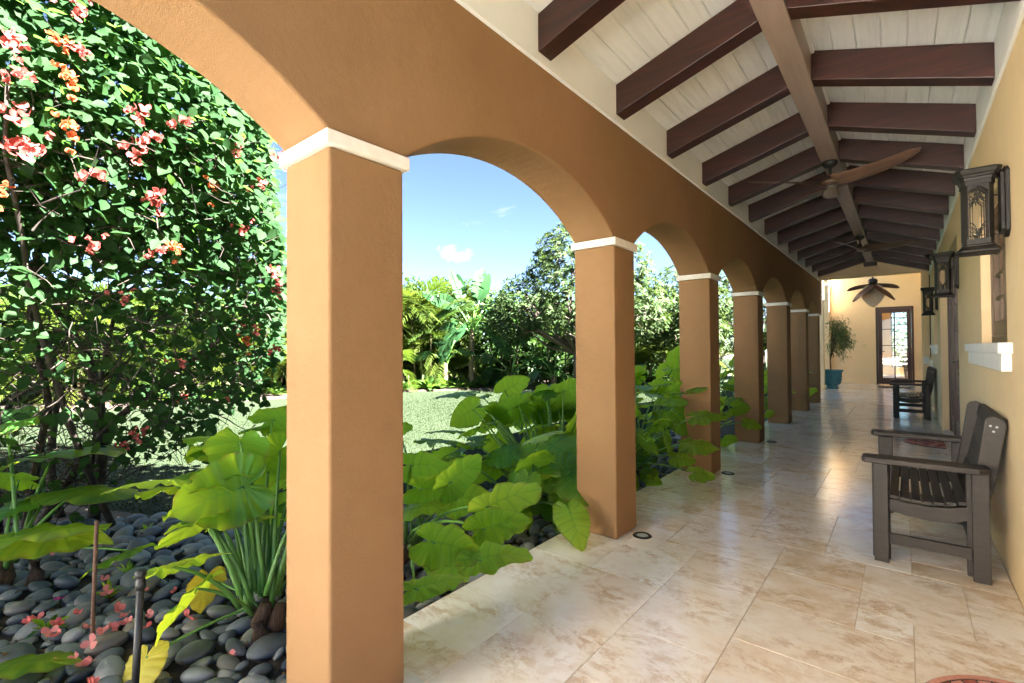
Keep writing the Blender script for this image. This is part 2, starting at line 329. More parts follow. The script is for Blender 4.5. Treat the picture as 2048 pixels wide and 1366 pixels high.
# ---- travertine floor: a slab carrying loose-laid tiles of four sizes
floor = MB().box(-1.855, XW+.05, -.25, 13.36, -.25, -.0042).box(-2.25, .6, 13.36, 20.2, -.25, -.0042).build('floor', simple('grout', (.48, .39, .29), (.62, .53, .42), 30, .9)); tag(floor, kind='structure')
m, t, b, o = newmat('travertine')
oi = N(t, 'ShaderNodeObjectInfo'); tcn = N(t, 'ShaderNodeTexCoord')
cx = N(t, 'ShaderNodeCombineXYZ'); sc1 = N(t, 'ShaderNodeMath', operation='MULTIPLY'); sc1.inputs[1].default_value = 37.
t.links.new(oi.outputs['Random'], sc1.inputs[0])
for i in range(3): t.links.new(sc1.outputs[0], cx.inputs[i])
ad = N(t, 'ShaderNodeVectorMath', operation='ADD'); t.links.new(tcn.outputs['Object'], ad.inputs[0]); t.links.new(cx.outputs[0], ad.inputs[1])
wv = N(t, 'ShaderNodeTexNoise'); wv.inputs['Scale'].default_value = 2.4; t.links.new(ad.outputs[0], wv.inputs['Vector'])
wa = N(t, 'ShaderNodeVectorMath', operation='MULTIPLY_ADD'); t.links.new(wv.outputs['Color'], wa.inputs[0]); wa.inputs[1].default_value = (.35, .22, .2); t.links.new(ad.outputs[0], wa.inputs[2])
cloud = noise(t, 5.0, 7, wa.outputs[0], .6, (1.0, 1.15, 1)); fine = noise(t, 15, 9, wa.outputs[0], .74, (.9, 1.3, 1)); pit = noise(t, 95, 5, wa.outputs[0], .75, (.9, 1.2, 1))
zone = noise(t, 3.4, 5, ad.outputs[0], .5, (1, 1.3, 1))
tone = ramp(t, oi.outputs['Random'], [(.0, (.90, .91, .92)), (.17, (.87, .87, .86)), (.19, (.84, .81, .77)), (.5, (.82, .78, .72)), (.78, (.79, .72, .63)), (.83, (.74, .63, .49)), (1, (.70, .57, .42))])
col = mixrgb(t, mixv(t, ramp(t, cloud, [(.36, (0, 0, 0)), (.62, (1, 1, 1))]), .75), tone, (.89, .88, .86))
zr = ramp(t, zone, [(.40, (.12, .12, .12)), (.62, (1, 1, 1))])
warm = N(t, 'ShaderNodeMath', operation='MULTIPLY'); t.links.new(ramp(t, fine, [(.45, (0, 0, 0)), (.58, (1, 1, 1))]), warm.inputs[0]); t.links.new(zr, warm.inputs[1]); warm = warm.outputs[0]
col = mixrgb(t, mixv(t, warm, .68), col, (.52, .35, .19))
gm = N(t, 'ShaderNodeMath', operation='MULTIPLY'); t.links.new(ramp(t, noise(t, 24, 8, wa.outputs[0], .7, (1, 1.2, 1)), [(.55, (0, 0, 0)), (.68, (1, 1, 1))]), gm.inputs[0]); t.links.new(zr, gm.inputs[1])
col = mixrgb(t, mixv(t, gm.outputs[0], .45), col, (.45, .38, .30))
dark = ramp(t, pit, [(.58, (0, 0, 0)), (.66, (1, 1, 1))])
dk = N(t, 'ShaderNodeMath', operation='MULTIPLY'); t.links.new(dark, dk.inputs[0]); t.links.new(warm, dk.inputs[1])
col = mixrgb(t, mixv(t, dk.outputs[0], .85), col, (.14, .09, .055))
t.links.new(col, b.inputs['Base Color'])
rr = N(t, 'ShaderNodeMapRange'); rr.inputs['To Min'].default_value = .04; rr.inputs['To Max'].default_value = .22; t.links.new(cloud, rr.inputs[0]); t.links.new(rr.outputs[0], b.inputs['Roughness'])
b.inputs['Specular IOR Level'].default_value = .55
bump(t, b, pit, .10, .003); M['tile'] = m
# random packing of a 0.205 m grid by 3x2, 2x3, 2x2, 3x1, 2x1 and 1x1 tiles (running mostly across the porch)
def pack(nx, ny, R):
    occ = np.zeros((nx, ny), bool); res = []
    for j in range(ny):
        for i in range(nx):
            if occ[i, j]: continue
            opts = [(3, 2), (3, 2), (2, 2), (3, 1), (2, 1), (2, 3), (4, 2)]; R.shuffle(opts); opts.append((2, 1)); opts.append((1, 1))
            for a, c in opts:
                if i+a <= nx and j+c <= ny and not occ[i:i+a, j:j+c].any():
                    occ[i:i+a, j:j+c] = True; res.append((i, j, a, c)); break
    return res
G = .2075; tilemesh = {}
RT = random.Random(5)
for (ox, oy, nx, ny) in ((-1.85, -.24, 11, 65), (-2.2, 13.36, 13, 33)):
    for i, j, a, c in pack(nx, ny, RT):
        if (a, c) not in tilemesh:
            q = MB().box(-a*G/2+.0012, a*G/2-.0012, -c*G/2+.0012, c*G/2-.0012, -.02, 0); me = q.mesh('tile'); me.materials.append(M['tile'])
            bmm = bmesh.new(); bmm.from_mesh(me); bmesh.ops.bevel(bmm, geom=[e for e in bmm.edges if all(v.co.z > -.001 for v in e.verts)], offset=.0016, segments=1, affect='EDGES'); bmm.to_mesh(me); bmm.free(); tilemesh[a, c] = me
        link('tile', tilemesh[a, c], None, floor, (ox+(i+a/2)*G, oy+(j+c/2)*G, RT.uniform(-.0006, .0006)))
# ---- unseen ground added for light: pale paving bounces sun in, dark lawn limits it
tag(MB().box(-10, .3, -24, -2.9, -.25, -.012).build('bounce_terrace', simple('bounce_terrace_stone', (.70, .69, .66), (.78, .77, .74), 3, .6)), kind='structure')
tag(MB().box(-1.85, 11, -2.899, -.254, -.25, -.014).box(.301, 11, -24, -2.9, -.25, -.014).build('side_lawn', M['lawn']), kind='structure')

# ---- unseen pale wall added behind the camera to bounce sunlight into the porch
tag(MB().box(-9, -3.3, -18, -3.4, -.2, 6.2).build('bounce_wall', simple('bounce_wall_cream', (.74, .71, .64), (.8, .77, .7), 4, .8)), kind='structure')

# ---- arcade wall with segmental arches
arc = MB()
def arch_curve(y0, y1, n=28):
    c = (y0+y1)/2; h = (y1-y0)/2; rise = RISE*(h/.87) if h < .8 else RISE
    R = (h*h+rise*rise)/(2*rise); a0 = math.asin(h/R); zc = SPR+rise-R
    return [(c+R*math.sin(-a0+2*a0*k/n), zc+R*math.cos(-a0+2*a0*k/n)) for k in range(n+1)]
bottom = []
edges = [(YA, COLS[0])]+[(a+CW, b2) for a, b2 in zip(COLS[:-1], COLS[1:])]
for k, (a, b2) in enumerate(edges): bottom += arch_curve(a, b2)
bottom.append((13.35, SPR))
n = len(bottom); vs = []
for X in (XC, XO):
    vs += [(X, y, z) for y, z in bottom]+[(X, y, TOP) for y, z in bottom]
fs = []
for i in range(n-1):
    fs.append((i, i+1, n+i+1, n+i)); fs.append((2*n+i+1, 2*n+i, 3*n+i, 3*n+i+1)); fs.append((i+1, i, 2*n+i, 2*n+i+1))
fs += [(0, n, 3*n, 2*n), (n-1, 3*n-1, 4*n-1, 2*n-1)]
arc.add(vs, fs)
arcade = arc.build('arcade_wall', M['stucco'], bevel=.012, seg=3)
tag(arcade, 'orange stucco arcade of rounded arches on square columns beside the garden', 'arcade')
for k, y in enumerate(COLS):
    cm_ = link('column', MB().box(-CW/2, CW/2, 0, CW, 0, 1.972).mesh('column'), M['stucco'], arcade, ((XC+XO)/2-.001, y, 0), bevel=.012, seg=3)
    link('capital', MB().box(-CW/2-.02, CW/2+.0175, -.0175, CW+.0175, 1.972, SPR).mesh('capital'), M['capstone'], cm_, (.001, 0, 0), bevel=.004)
# trim strip and frieze board on the arcade side and on the house side
MB().box(XC, XC+.022, YB, 13.0, 2.795, 2.812).build('trim', M['frieze'], arcade, bevel=.004)
MB().box(XC, XC+.012, YB, 13.0, 2.8125, 3.075).build('frieze_board', M['frieze'], arcade)

# ---- house wall with window and door openings
hw = MB()
ZT = 3.02; T = .30; YE = 13.36
def wall_strip(y0, y1, z0, z1): hw.box(XW, XW+T, y0, y1, z0, z1)
M['blind'] = simple('grey_blind', (.22, .23, .24), (.3, .31, .32), 5, .6)
WIN = [(3.69, 4.77, 1.292, 2.2), (10.62, 11.66, 1.292, 2.2)]; DOOR = (6.64, 9.65, 0, 2.42)
ycut = [YB, 3.69, 4.77, 6.64, 9.65, 10.62, 11.66, YE]
wall_strip(YB, 3.69, 0, ZT); wall_strip(4.77, 6.64, 0, ZT); wall_strip(9.65, 10.62, 0, ZT); wall_strip(11.66, YE, 0, ZT)
for y0, y1, z0, z1 in WIN: wall_strip(y0, y1, 0, z0); wall_strip(y0, y1, z1, ZT)
wall_strip(DOOR[0], DOOR[1], DOOR[3], ZT)
house = hw.build('house_wall', M['wall'])
tag(house, 'lit-toned stucco house wall with windows and double doors along the porch', 'wall')
MB().box(XW-.018, XW, YB, 13.0, 2.735, 2.752).build('trim', M['frieze'], house, bevel=.004)
MB().box(XW-.012, XW, YB, 13.0, 2.7525, 3.02).build('frieze_board', M['frieze'], house)
for y0, y1, z0, z1 in WIN:
    x0 = XW+.050
    win = MB().box(x0, x0+.07, y0, y0+.035, z0, z1).box(x0, x0+.07, y1-.035, y1, z0, z1).box(x0, x0+.07, y0+.035, y1-.035, z0, z0+.05).box(x0, x0+.07, y0+.035, y1-.035, z1-.05, z1).build('window', M['brownframe'], house, bevel=.003)
    yc = (y0+y1)/2
    for s in (y0+.036, yc+.001):
        e = s+(y1-y0)/2-.037; fr = MB()
        fr.box(x0+.008, x0+.055, s, s+.045, z0+.051, z1-.051).box(x0+.008, x0+.055, e-.045, e, z0+.051, z1-.051).box(x0+.008, x0+.055, s+.045, e-.045, z0+.051, z0+.15).box(x0+.008, x0+.055, s+.045, e-.045, z1-.12, z1-.051)
        for k in (1, 2, 3): zz = z0+.15+(z1-.27-z0)*k/4; fr.box(x0+.014, x0+.048, s+.045, e-.045, zz-.011, zz+.011)
        fr.box(x0+.0145, x0+.0475, (s+e)/2-.011, (s+e)/2+.011, z0+.15, z1-.12)
        sa = fr.build('sash', M['brownframe'], win, bevel=.003)
        MB().box(x0+.028, x0+.033, s+.044, e-.044, z0+.149, z1-.119).build('pane', M['glass'], sa)
    me = MB().box(-.002, .002, -.036, .036, z0+.02, z1-.02).mesh('slat'); me.materials.append(M['blind'])
    for k in range(12): o = link('slat', me, None, win, (x0+.12, y0+.05+k*.089, 0)); o.rotation_euler = (0, 0, math.radians(28))
    sill = MB().box(XW-.055, XW+.075, y0-.16, y1+.50 if y0 < 5 else y1+.16, 1.236, 1.294).build('window_sill', M['white'], house, bevel=.004)
    MB().box(XW-.04, XW+.0, y0-.13, y1+.43 if y0 < 5 else y1+.13, 1.142, 1.2355).build('apron', M['white'], sill, bevel=.004)
# French doors in the house wall
def leaf_door(y0, y1, x0, z1, parent, cols, name='door', handle=None):
    dr = MB()
    st = .105
    dr.box(x0, x0+.05, y0, y0+st, .02, z1).box(x0, x0+.05, y1-st, y1, .02, z1).box(x0, x0+.05, y0+st, y1-st, .02, .26).box(x0, x0+.05, y0+st, y1-st, z1-st, z1)
    d = dr.build(name, M['door'], parent, bevel=.004)
    mm = MB(); rows = 5
    zz0, zz1 = .26, z1-st
    for k in range(1, rows): mm.box(x0+.008, x0+.042, y0+st, y1-st, zz0+(zz1-zz0)*k/rows-.011, zz0+(zz1-zz0)*k/rows+.011)
    for k in range(1, cols): mm.box(x0+.0085, x0+.0415, y0+st+(y1-y0-2*st)*k/cols-.011, y0+st+(y1-y0-2*st)*k/cols+.011, zz0, zz1)
    mm.build('glazing_bar', M['door'], d)
    MB().box(x0+.02, x0+.026, y0+st, y1-st, zz0, zz1).build('pane', M['glass'], d)
    if handle is not None:
        hb = MB().box(x0-.012, x0, handle-.02, handle+.02, .98, 1.10).tube([(x0-.005, handle, 1.07), (x0-.06, handle, 1.07), (x0-.06, handle+.11, 1.065)], .009, 8)
        hb.box(x0-.012, x0, handle-.018, handle+.018, .90, .945); hb.build('handle', M['iron'], d)
    return d
xd = XW+.10
fr = MB(); y0, y1, _, z1 = DOOR
fr.box(xd-.02, xd+.09, y0, y0+.07, 0, z1).box(xd-.02, xd+.09, y1-.07, y1, 0, z1).box(xd-.02, xd+.09, y0+.07, y1-.07, z1-.08, z1)
ym = [y0+.07, y0+.79, y0+1.505, y0+2.22, y1-.07]
for k in (1, 3): fr.box(xd-.02, xd+.09, ym[k]-.035, ym[k]+.035, 0, z1-.08)
fr.build('door_frame', M['door'], house, bevel=.004)
for k in range(4): leaf_door(ym[k]+(.036 if k in (1, 3) else .002), ym[k+1]-(.036 if k in (0, 2) else .002), xd, z1-.085, house, 2, 'door', ym[2]+.05 if k == 2 else None)
MB().box(XW+.02, XW+.31, y0, y1, -.02, .015).build('threshold', M['capstone'], house)
# dark rooms behind window and doors
tag(MB().box(XW+T+.002, 6, YB, YE, -.05, 0.0).build('room_floor', simple('room_floor_wood', (.2, .13, .08), (.28, .19, .12), 4, .4)), kind='structure')
inn = MB().box(5.9, 6, YB, YE, 0, 3).box(XW+T, 6, YB, YE, 3.0, 3.1).box(XW+T, 6, YB-.1, YB, 0, 3.1).box(XW+T, 6, YE, YE+.1, 0, 3.1)
tag(inn.build('room_wall', simple('room_paint', (.45, .40, .33))), kind='structure')

# ---- porch ceiling: planks, rafters, ridge beam, roof above
ceil = empty('porch_ceiling', (0, 0, 3)); tag(ceil, 'open porch ceiling of whitewashed planks over dark mahogany rafters', 'ceiling')
XR0, XR1 = -.604, -.462                       # ridge beam faces
def planks(xa, za, xb, zb, n):
    L_ = math.hypot(xb-xa, zb-za); an = math.atan2(zb-za, xb-xa); wd = L_/n
    q = MB(); h = wd/2-.0008
    prof = [(-h, .02), (-h, .005), (-h+.006, 0), (h-.006, 0), (h, .005), (h, .02)]
    q.prism(prof, 'y', YB, 13.0); me = q.mesh('plank'); me.materials.append(M['plank'])
    for k in range(n):
        f = (k+.5)/n; o = link('plank', me, None, ceil, (xa+(xb-xa)*f, 0, za+(zb-za)*f-3)); o.rotation_euler = (0, -an, 0)
planks(XC+.012, 3.062, XR0, 3.312, 7); planks(XR1, 3.312, XW-.012, 3.005, 7)
# rafters
raf_l = MB().prism([(XC+.012, 2.856), (XR0, 3.104), (XR0, 3.306), (XC+.012, 3.058)], 'y', 0, .118).mesh('rafter'); raf_l.materials.append(M['rafter'])
raf_r = MB().prism([(XW-.012, 2.796), (XR1, 3.108), (XR1, 3.308), (XW-.012, 3.0)], 'y', 0, .118).mesh('rafter'); raf_r.materials.append(M['rafter'])
ry = [2.03+.889*k for k in range(-2, 13)]
for y in ry:
    for me in (raf_l, raf_r): link('rafter', me, None, ceil, (0, y, -3), bevel=.004)
MB().box(XR0, XR1, YB, 12.99, 3.10, 3.34).build('ridge_beam', M['ridge'], ceil, (0, 0, -3), bevel=.005)
MB().box(XR0-.045, XR1+.045, 12.88, 12.995, 3.025, 3.0995).build('beam_corbel', M['rafter'], ceil, (0, 0, -3), bevel=.004)
MB().box(XR0-.02, XR0-.0005, YB, 12.99, 3.285, 3.311).box(XR1+.0005, XR1+.02, YB, 12.99, 3.285, 3.312).build('cornice_strip', M['frieze'], ceil, (0, 0, -3))
rf = MB()
sl_ = (3.312-3.062)/(XR0-XC)
rf.prism([(-1.98, 3.09+sl_*(-1.98-XC)), (-.53, 3.36), (-.53, 3.50), (-1.98, 3.23+sl_*(-1.98-XC))], 'y', YB, 13.35)
rf.prism([(-.53, 3.36), (.75, 3.03), (6.2, 3.3), (6.2, 3.5), (.75, 3.3), (-.53, 3.50)], 'y', YB, 13.35)
rf.build('roof', simple('roof_tile', (.30, .12, .06), (.42, .2, .11), 6, .8), ceil, (0, 0, -3))

# ---- gable header and back bay with its end wall
hd = MB().prism([(XC-.3, 2.832), (XW+.25, 2.832), (XW+.25, 3.06), (-.53, 3.36), (XC-.3, 3.06)], 'y', 13.0, 13.34)
hdr = hd.build('header_wall', M['wall'], bevel=.006); tag(hdr, 'low lit-toned stucco gable wall crossing the porch under the last rafter', 'wall')
ew = MB()
DY, DX0, DX1, DZ = 20.1, -.715, .262, 2.575
ew.box(-3.2, DX0, DY, DY+.25, 0, 4).box(DX1, 1.2, DY, DY+.25, 0, 4).box(DX0, DX1, DY, DY+.25, DZ, 4)
endw = ew.build('end_wall', M['wall']); tag(endw, 'lit-toned stucco end wall of the porch with one glazed brown door', 'wall')
MB().box(-2.3, -1.985, 19.75, 20.1, 0, 3.9).build('pilaster', M['wall'], endw, bevel=.008)
MB().box(-2.33, -1.955, 19.72, 20.1, 3.36, 3.43).build('capital', M['capstone'], endw, bevel=.004)
sw = MB().box(.478, .75, 13.36, 20.1, 0, 4).build('side_wall', M['wall'], endw)
MB().box(-2.12, -1.815, 16.62, 16.86, 0, 3.9).build('post', M['wall'], endw, bevel=.008)
MB().box(-.55, 1.2, 13.36, 20.6, 3.9, 4.0).build('soffit', M['frieze'], endw)  # unseen partial cover shaped for light: shields the fan, left side open
# end door
dd = empty('d', (0, 0, 0)); bpy.data.objects.remove(dd)
x0, x1 = DX0, DX1
dfr = MB().box(x0, x0+.06, DY-.02, DY+.12, 0, DZ).box(x1-.06, x1, DY-.02, DY+.12, 0, DZ).box(x0+.06, x1-.06, DY-.02, DY+.12, DZ-.06, DZ).build('door_frame', M['door'], endw, bevel=.005)
s0, s1 = x0+.063, x1-.063
dq = MB().box(s0, s0+.11, DY+.01, DY+.06, .02, DZ-.065).box(s1-.11, s1, DY+.01, DY+.06, .02, DZ-.065).box(s0+.11, s1-.11, DY+.01, DY+.06, .02, .22).box(s0+.11, s1-.11, DY+.01, DY+.06, DZ-.2, DZ-.065)
edoor = dq.build('door', M['door'], endw, bevel=.004)
gb = MB(); za, zb = .22, DZ-.2
for k in range(1, 4): gb.box(s0+.11, s1-.11, DY+.018, DY+.052, za+(zb-za)*k/4-.013, za+(zb-za)*k/4+.013)
xm = (s0+s1)/2; gb.box(xm-.018, xm+.018, DY+.0185, DY+.0515, za, zb); gb.build('glazing_bar', M['door'], edoor)
MB().box(s0+.11, s1-.11, DY+.03, DY+.036, za, zb).build('pane', M['glass'], edoor)
MB().box(s0+.035, s0+.07, DY-.004, DY+.01, 1.0, 1.2).tube([(s0+.05, DY, 1.1), (s0+.05, DY-.05, 1.1), (s0+.17, DY-.05, 1.1)], .011, 8).build('handle', M['iron'], edoor)
# the sun room seen through the end door
rm = MB().box(-2.2, -1.9, 20.36, 27, 0, 3).box(-1.9, -.42, 26.6, 26.7, 0, 3).box(-.42, 2.5, 26.6, 26.7, 0, .35).box(-.42, 2.5, 26.6, 26.7, 2.75, 3.0).box(2.5, 2.6, 20.36, 26.7, 0, 3).box(-2.2, 2.6, 20.36, 26.7, 3.0, 3.1)
tag(rm.build('sun_room_wall', M['wall']), kind='structure')
tag(MB().box(-1.9, 2.5, 20.36, 26.6, -.1, -.002).build('sun_room_floor', M['capstone']), kind='structure')
sw = empty('sun_room_window', (0, 26.62, .35)); tag(sw, 'wide garden window seen through the glazed end door', 'window')
q = MB()
for x in (-.40, .18, .76, 1.34, 1.92, 2.46): q.box(x-.025, x+.025, 0, .06, 0, 2.4)
for z in (.03, .62, 1.22, 1.85, 2.15): q.box(-.42, 2.5, .005, .055, z-.02, z+.02)
q.build('frame', M['door'], sw)

# ================================================================== furniture, lamps, fans
# ---- two-seat resin benches with slatted seat and back
def make_bench(loc, label):
    B = empty('bench', loc); tag(B, label, 'bench', 'slatted garden benches against the house wall')
    mat = M['bench']; W_ = 1.13                       # y from 0 (near side) to W_
    def part(n, q, bv=.004): return q.build(n, mat, B, bevel=bv)
    for y, s in ((0, 1), (W_, -1)):
        # each leg is a wide board with a narrower board behind it
        part('leg', MB().box(-.152, -.082, y, y+s*.038, 0, .588).box(-.160, -.075, y+s*.0385, y+s*.085, .012, .586))
        part('leg', MB().box(.275, .345, y, y+s*.038, 0, .588).box(.255, .33, y+s*.0385, y+s*.075, .012, .586))
        arm = [(-.205, -.03), (-.19, -.055), (.30, -.055), (.345, -.03), (.345, .085), (-.19, .085), (-.205, .06)]
        part('arm', MB().prism([(a, y+s*b_) for a, b_ in arm], 'z', .589, .622), .006)
        rail = [(-.082, .30), (-.082, .375), (.0, .362), (.1, .358), (.2, .372), (.274, .392), (.274, .318), (.2, .285), (.1, .277), (0, .285)]
        part('seat_rail', MB().prism(rail, 'y', y+s*.040, y+s*.078))
        part('stretcher', MB().box(-.081, .274, y+s*.008, y+s*.036, .115, .175))
        # raked side board of the back, with a shaped top
        side = [(.268, .395), (.345, .395), (.375, .52), (.425, .845), (.418, .872), (.385, .895), (.352, .888), (.338, .868), (.300, .58)]
        bs = part('back_post', MB().prism(side, 'y', y+s*.086, y+s*.122), .005)
        bo = MB()
        for zx, zz in ((.36, .84), (.385, .835), (.372, .81), (.318, .46), (.322, .50), (.31, .43)): bo.add(*disc_y(zx, y+s*.0845, zz, .006))
        bo.build('bolt', M['steel'], bs)
    for k in range(7):                               # seat slats follow the dished rail
        x = -.078+k*.0505; z = .376-.020*math.sin(PI*(k+.3)/6.5)+.018*(k/6)
        sl = MB().box(-.0215, .0215, .042, W_-.042, 0, .02); o = sl.build('seat_slat', mat, B, (x+.02, 0, z+.002), bevel=.003); o.rotation_euler = (0, -.25*(k-3)/3*.5, 0)
    part('seat_apron', MB().box(-.0815, -.062, .08, W_-.08, .29, .362))
    dx = (.385-.30)/(.87-.45)
    def bx(z): return .322+(z-.45)*dx
    part('back_rail', MB().prism([(bx(.44)-.012, .44), (bx(.50)-.012, .50), (bx(.50)+.022, .50), (bx(.44)+.022, .44)], 'y', .1225, W_-.1225))
    part('back_rail', MB().prism([(bx(.80)-.012, .80), (bx(.872)-.012, .872), (bx(.88)+.01, .88), (bx(.872)+.024, .872), (bx(.80)+.024, .80)], 'y', .1225, W_-.1225))
    ns = 15
    q = MB().prism([(bx(.50)-.005, .501), (bx(.80)-.005, .799), (bx(.80)+.016, .799), (bx(.50)+.016, .501)], 'y', -.0215, .0215); me = q.mesh('back_slat'); me.materials.append(mat)
    for k in range(ns): link('back_slat', me, None, B, (0, .155+(W_-.31)*k/(ns-1), 0), bevel=.003)
    part('stretcher', MB().box(.262, .282, .08, W_-.08, .19, .25))
    return B
def disc_y(x, y, z, r, n=8):
    vs = [(x+r*math.cos(2*PI*j/n), y+d, z+r*math.sin(2*PI*j/n)) for d in (-.002, .002) for j in range(n)]
    return vs, [tuple(range(n)), tuple(range(2*n-1, n-1, -1))]+[(j, n+j, n+(j+1) % n, (j+1) % n) for j in range(n)]
bench = make_bench((0, 3.585, 0), 'dark brown slatted bench nearest the camera, under the white window sill')
b2 = copy_tree(bench, label='dark brown slatted bench at the far end of the porch, past the double doors'); b2.location = (0, 10.83, 0)

# ---- wall lanterns
def make_lantern():
    T_ = empty('wall_lantern', (0, 0, 0)); mat = M['iron']
    hx, zb, zt = .058, .045, .395
    def ring(h, z, ch=.24):
        c = h*ch; return [(-h, -h+c, z), (-h+c, -h, z), (h-c, -h, z), (h, -h+c, z), (h, h-c, z), (h-c, h, z), (-h+c, h, z), (-h, h-c, z)]
    def stack(rows):
        q = MB(); vs = []
        for h, z in rows: vs += ring(h, z)
        k = len(rows); fs = [(i*8+j, i*8+(j+1) % 8, (i+1)*8+(j+1) % 8, (i+1)*8+j) for i in range(k-1) for j in range(8)]
        fs += [tuple(range(7, -1, -1)), tuple((k-1)*8+j for j in range(8))]
        return q.add(vs, fs)
    stack([(.066, .36), (.066, .383), (.069, .385), (.071, .398), (.078, .402), (.079, .408), (.086, .416), (.092, .428), (.092, .437), (.086, .444), (.03, .446)]).build('cap', mat, T_)
    stack([(.060, .074), (.060, .045), (.066, .040), (.066, .034), (.074, .026), (.086, .010), (.086, .002), (.08, 0)]).build('base', mat, T_)
    c = hx*.24
    for sx in (-1, 1):
        for sy in (-1, 1):
            q = MB(); a = .003
            q.prism([(sx*(hx+a), sy*(hx-c-a)), (sx*(hx-c-a), sy*(hx+a)), (sx*(hx-c-.007), sy*(hx+a)), (sx*(hx-c-.007), sy*(hx-.004)), (sx*(hx-.004), sy*(hx-c-.007)), (sx*(hx+a), sy*(hx-c-.007))], 'z', .074, .362)
            q.build('post', mat, T_)
    def face(fn):                                     # pierced grille in the (s,z) plane of a side
        q = MB()
        def cur(pts, r=.0024): q.tube([fn(s, z) for s, z in pts], r, 5)
        A, z0, z1 = .037, .076, .358
        arcp = lambda cx, cz, rx, rz, a0, a1: [(cx+rx*math.cos(a0+(a1-a0)*k/9), cz+rz*math.sin(a0+(a1-a0)*k/9)) for k in range(10)]
        for s in (-1, 1):
            cur([(s*.032, z0), (s*.032, z1-.05)]); cur([(s*.022, z0+.015), (s*.022, z1-.085), (s*.003, z1-.055)]); cur([(s*.032, z1-.05), (s*.004, z1-.02)])
            cur(arcp(s*.036, z1-.005, .034, .075, PI if s > 0 else 0, (PI*1.5) if s > 0 else -PI/2)); cur(arcp(s*.036, z1-.04, .034, .055, PI if s > 0 else 0, (PI*1.5) if s > 0 else -PI/2))
            cur(arcp(s*.036, z0+.0, .034, .085, PI if s > 0 else 0, PI/2)); cur(arcp(s*.03, z0+.0, .026, .06, PI if s > 0 else 0, PI/2))
            cur(arcp(s*.036, z1-.085, .036, .06, PI if s > 0 else 0, PI/2))
        cur([(-A, z0+.012), (A, z0+.012)]); cur([(0, z0), (0, z0+.05)])
        q.box(0, 0, 0, 0, 0, 0) if False else None
        return q
    hxx = hx-.001
    face(lambda s, z: (s, -hxx, z)).build('grille', mat, T_); face(lambda s, z: (s, hxx, z)).build('grille', mat, T_)
    face(lambda s, z: (-hxx, s, z)).build('grille', mat, T_); face(lambda s, z: (hxx, s, z)).build('grille', mat, T_)
    # arched head panel over each grille
    for fn in (lambda s, d, z: (s, -hx+.004-d, z), lambda s, d, z: (s, hx-.004+d, z), lambda s, d, z: (-hx+.004-d, s, z), lambda s, d, z: (hx-.004+d, s, z)):
        pts = [(-.0385, .361), (-.0385, .325)]+[(-.0385+.077*k/8, .325+.027*math.sin(PI*k/8)) for k in range(1, 8)]+[(.0385, .325), (.0385, .361)]
        n = len(pts); vs = [fn(s, 0, z) for s, z in pts]+[fn(s, .004, z) for s, z in pts]
        MB().add(vs, [tuple(range(n)), tuple(range(2*n-1, n-1, -1))]+[(i, (i+1) % n, n+(i+1) % n, n+i) for i in range(n)]).build('head_panel', mat, T_)
    g = hx-.008
    stack2 = MB().box(-g, g, -g, g, .076, .36); stack2.build('glass', M['lampglass'], T_)
    # arms and wall plate towards +x
    xw = XW-.315
    MB().tube([(.07, 0, .405), (xw-.03, 0, .385)], .006, 6).tube([(.055, 0, .095), (xw-.03, 0, .095)], .004, 6).tube([(xw-.06, -.012, .3), (xw-.03, -.012, .3)], .004, 6).build('bracket', mat, T_)
    pl = MB()
    for (i0, hy, z0, z1, x0, x1, cut) in ((0, .062, .075, .445, xw-.018, xw, .05), (1, .048, .09, .43, xw-.034, xw-.018, .04)):
        pl.prism([(-hy, z0+cut*.6), (-hy+cut, z0), (hy-cut, z0), (hy, z0+cut*.6), (hy, z1-cut*.6), (hy-cut, z1), (-hy+cut, z1), (-hy, z1-cut*.6)], 'x', x0, x1)
    pl.build('wall_plate', mat, T_, bevel=.003)
    return T_
lan = make_lantern(); lan.location = (.315, 3.56, 1.772)
tag(lan, 'dark bronze wall lantern above the near bench, largest of the three', 'lantern', 'pierced bronze wall lanterns')
for y, lb in ((6.49, 'dark bronze wall lantern just before the double doors, middle of the three'), (10.2, 'dark bronze wall lantern beyond the double doors, smallest of the three')):
    l2 = copy_tree(lan, label=lb); l2.location = (.315, y, 1.772)

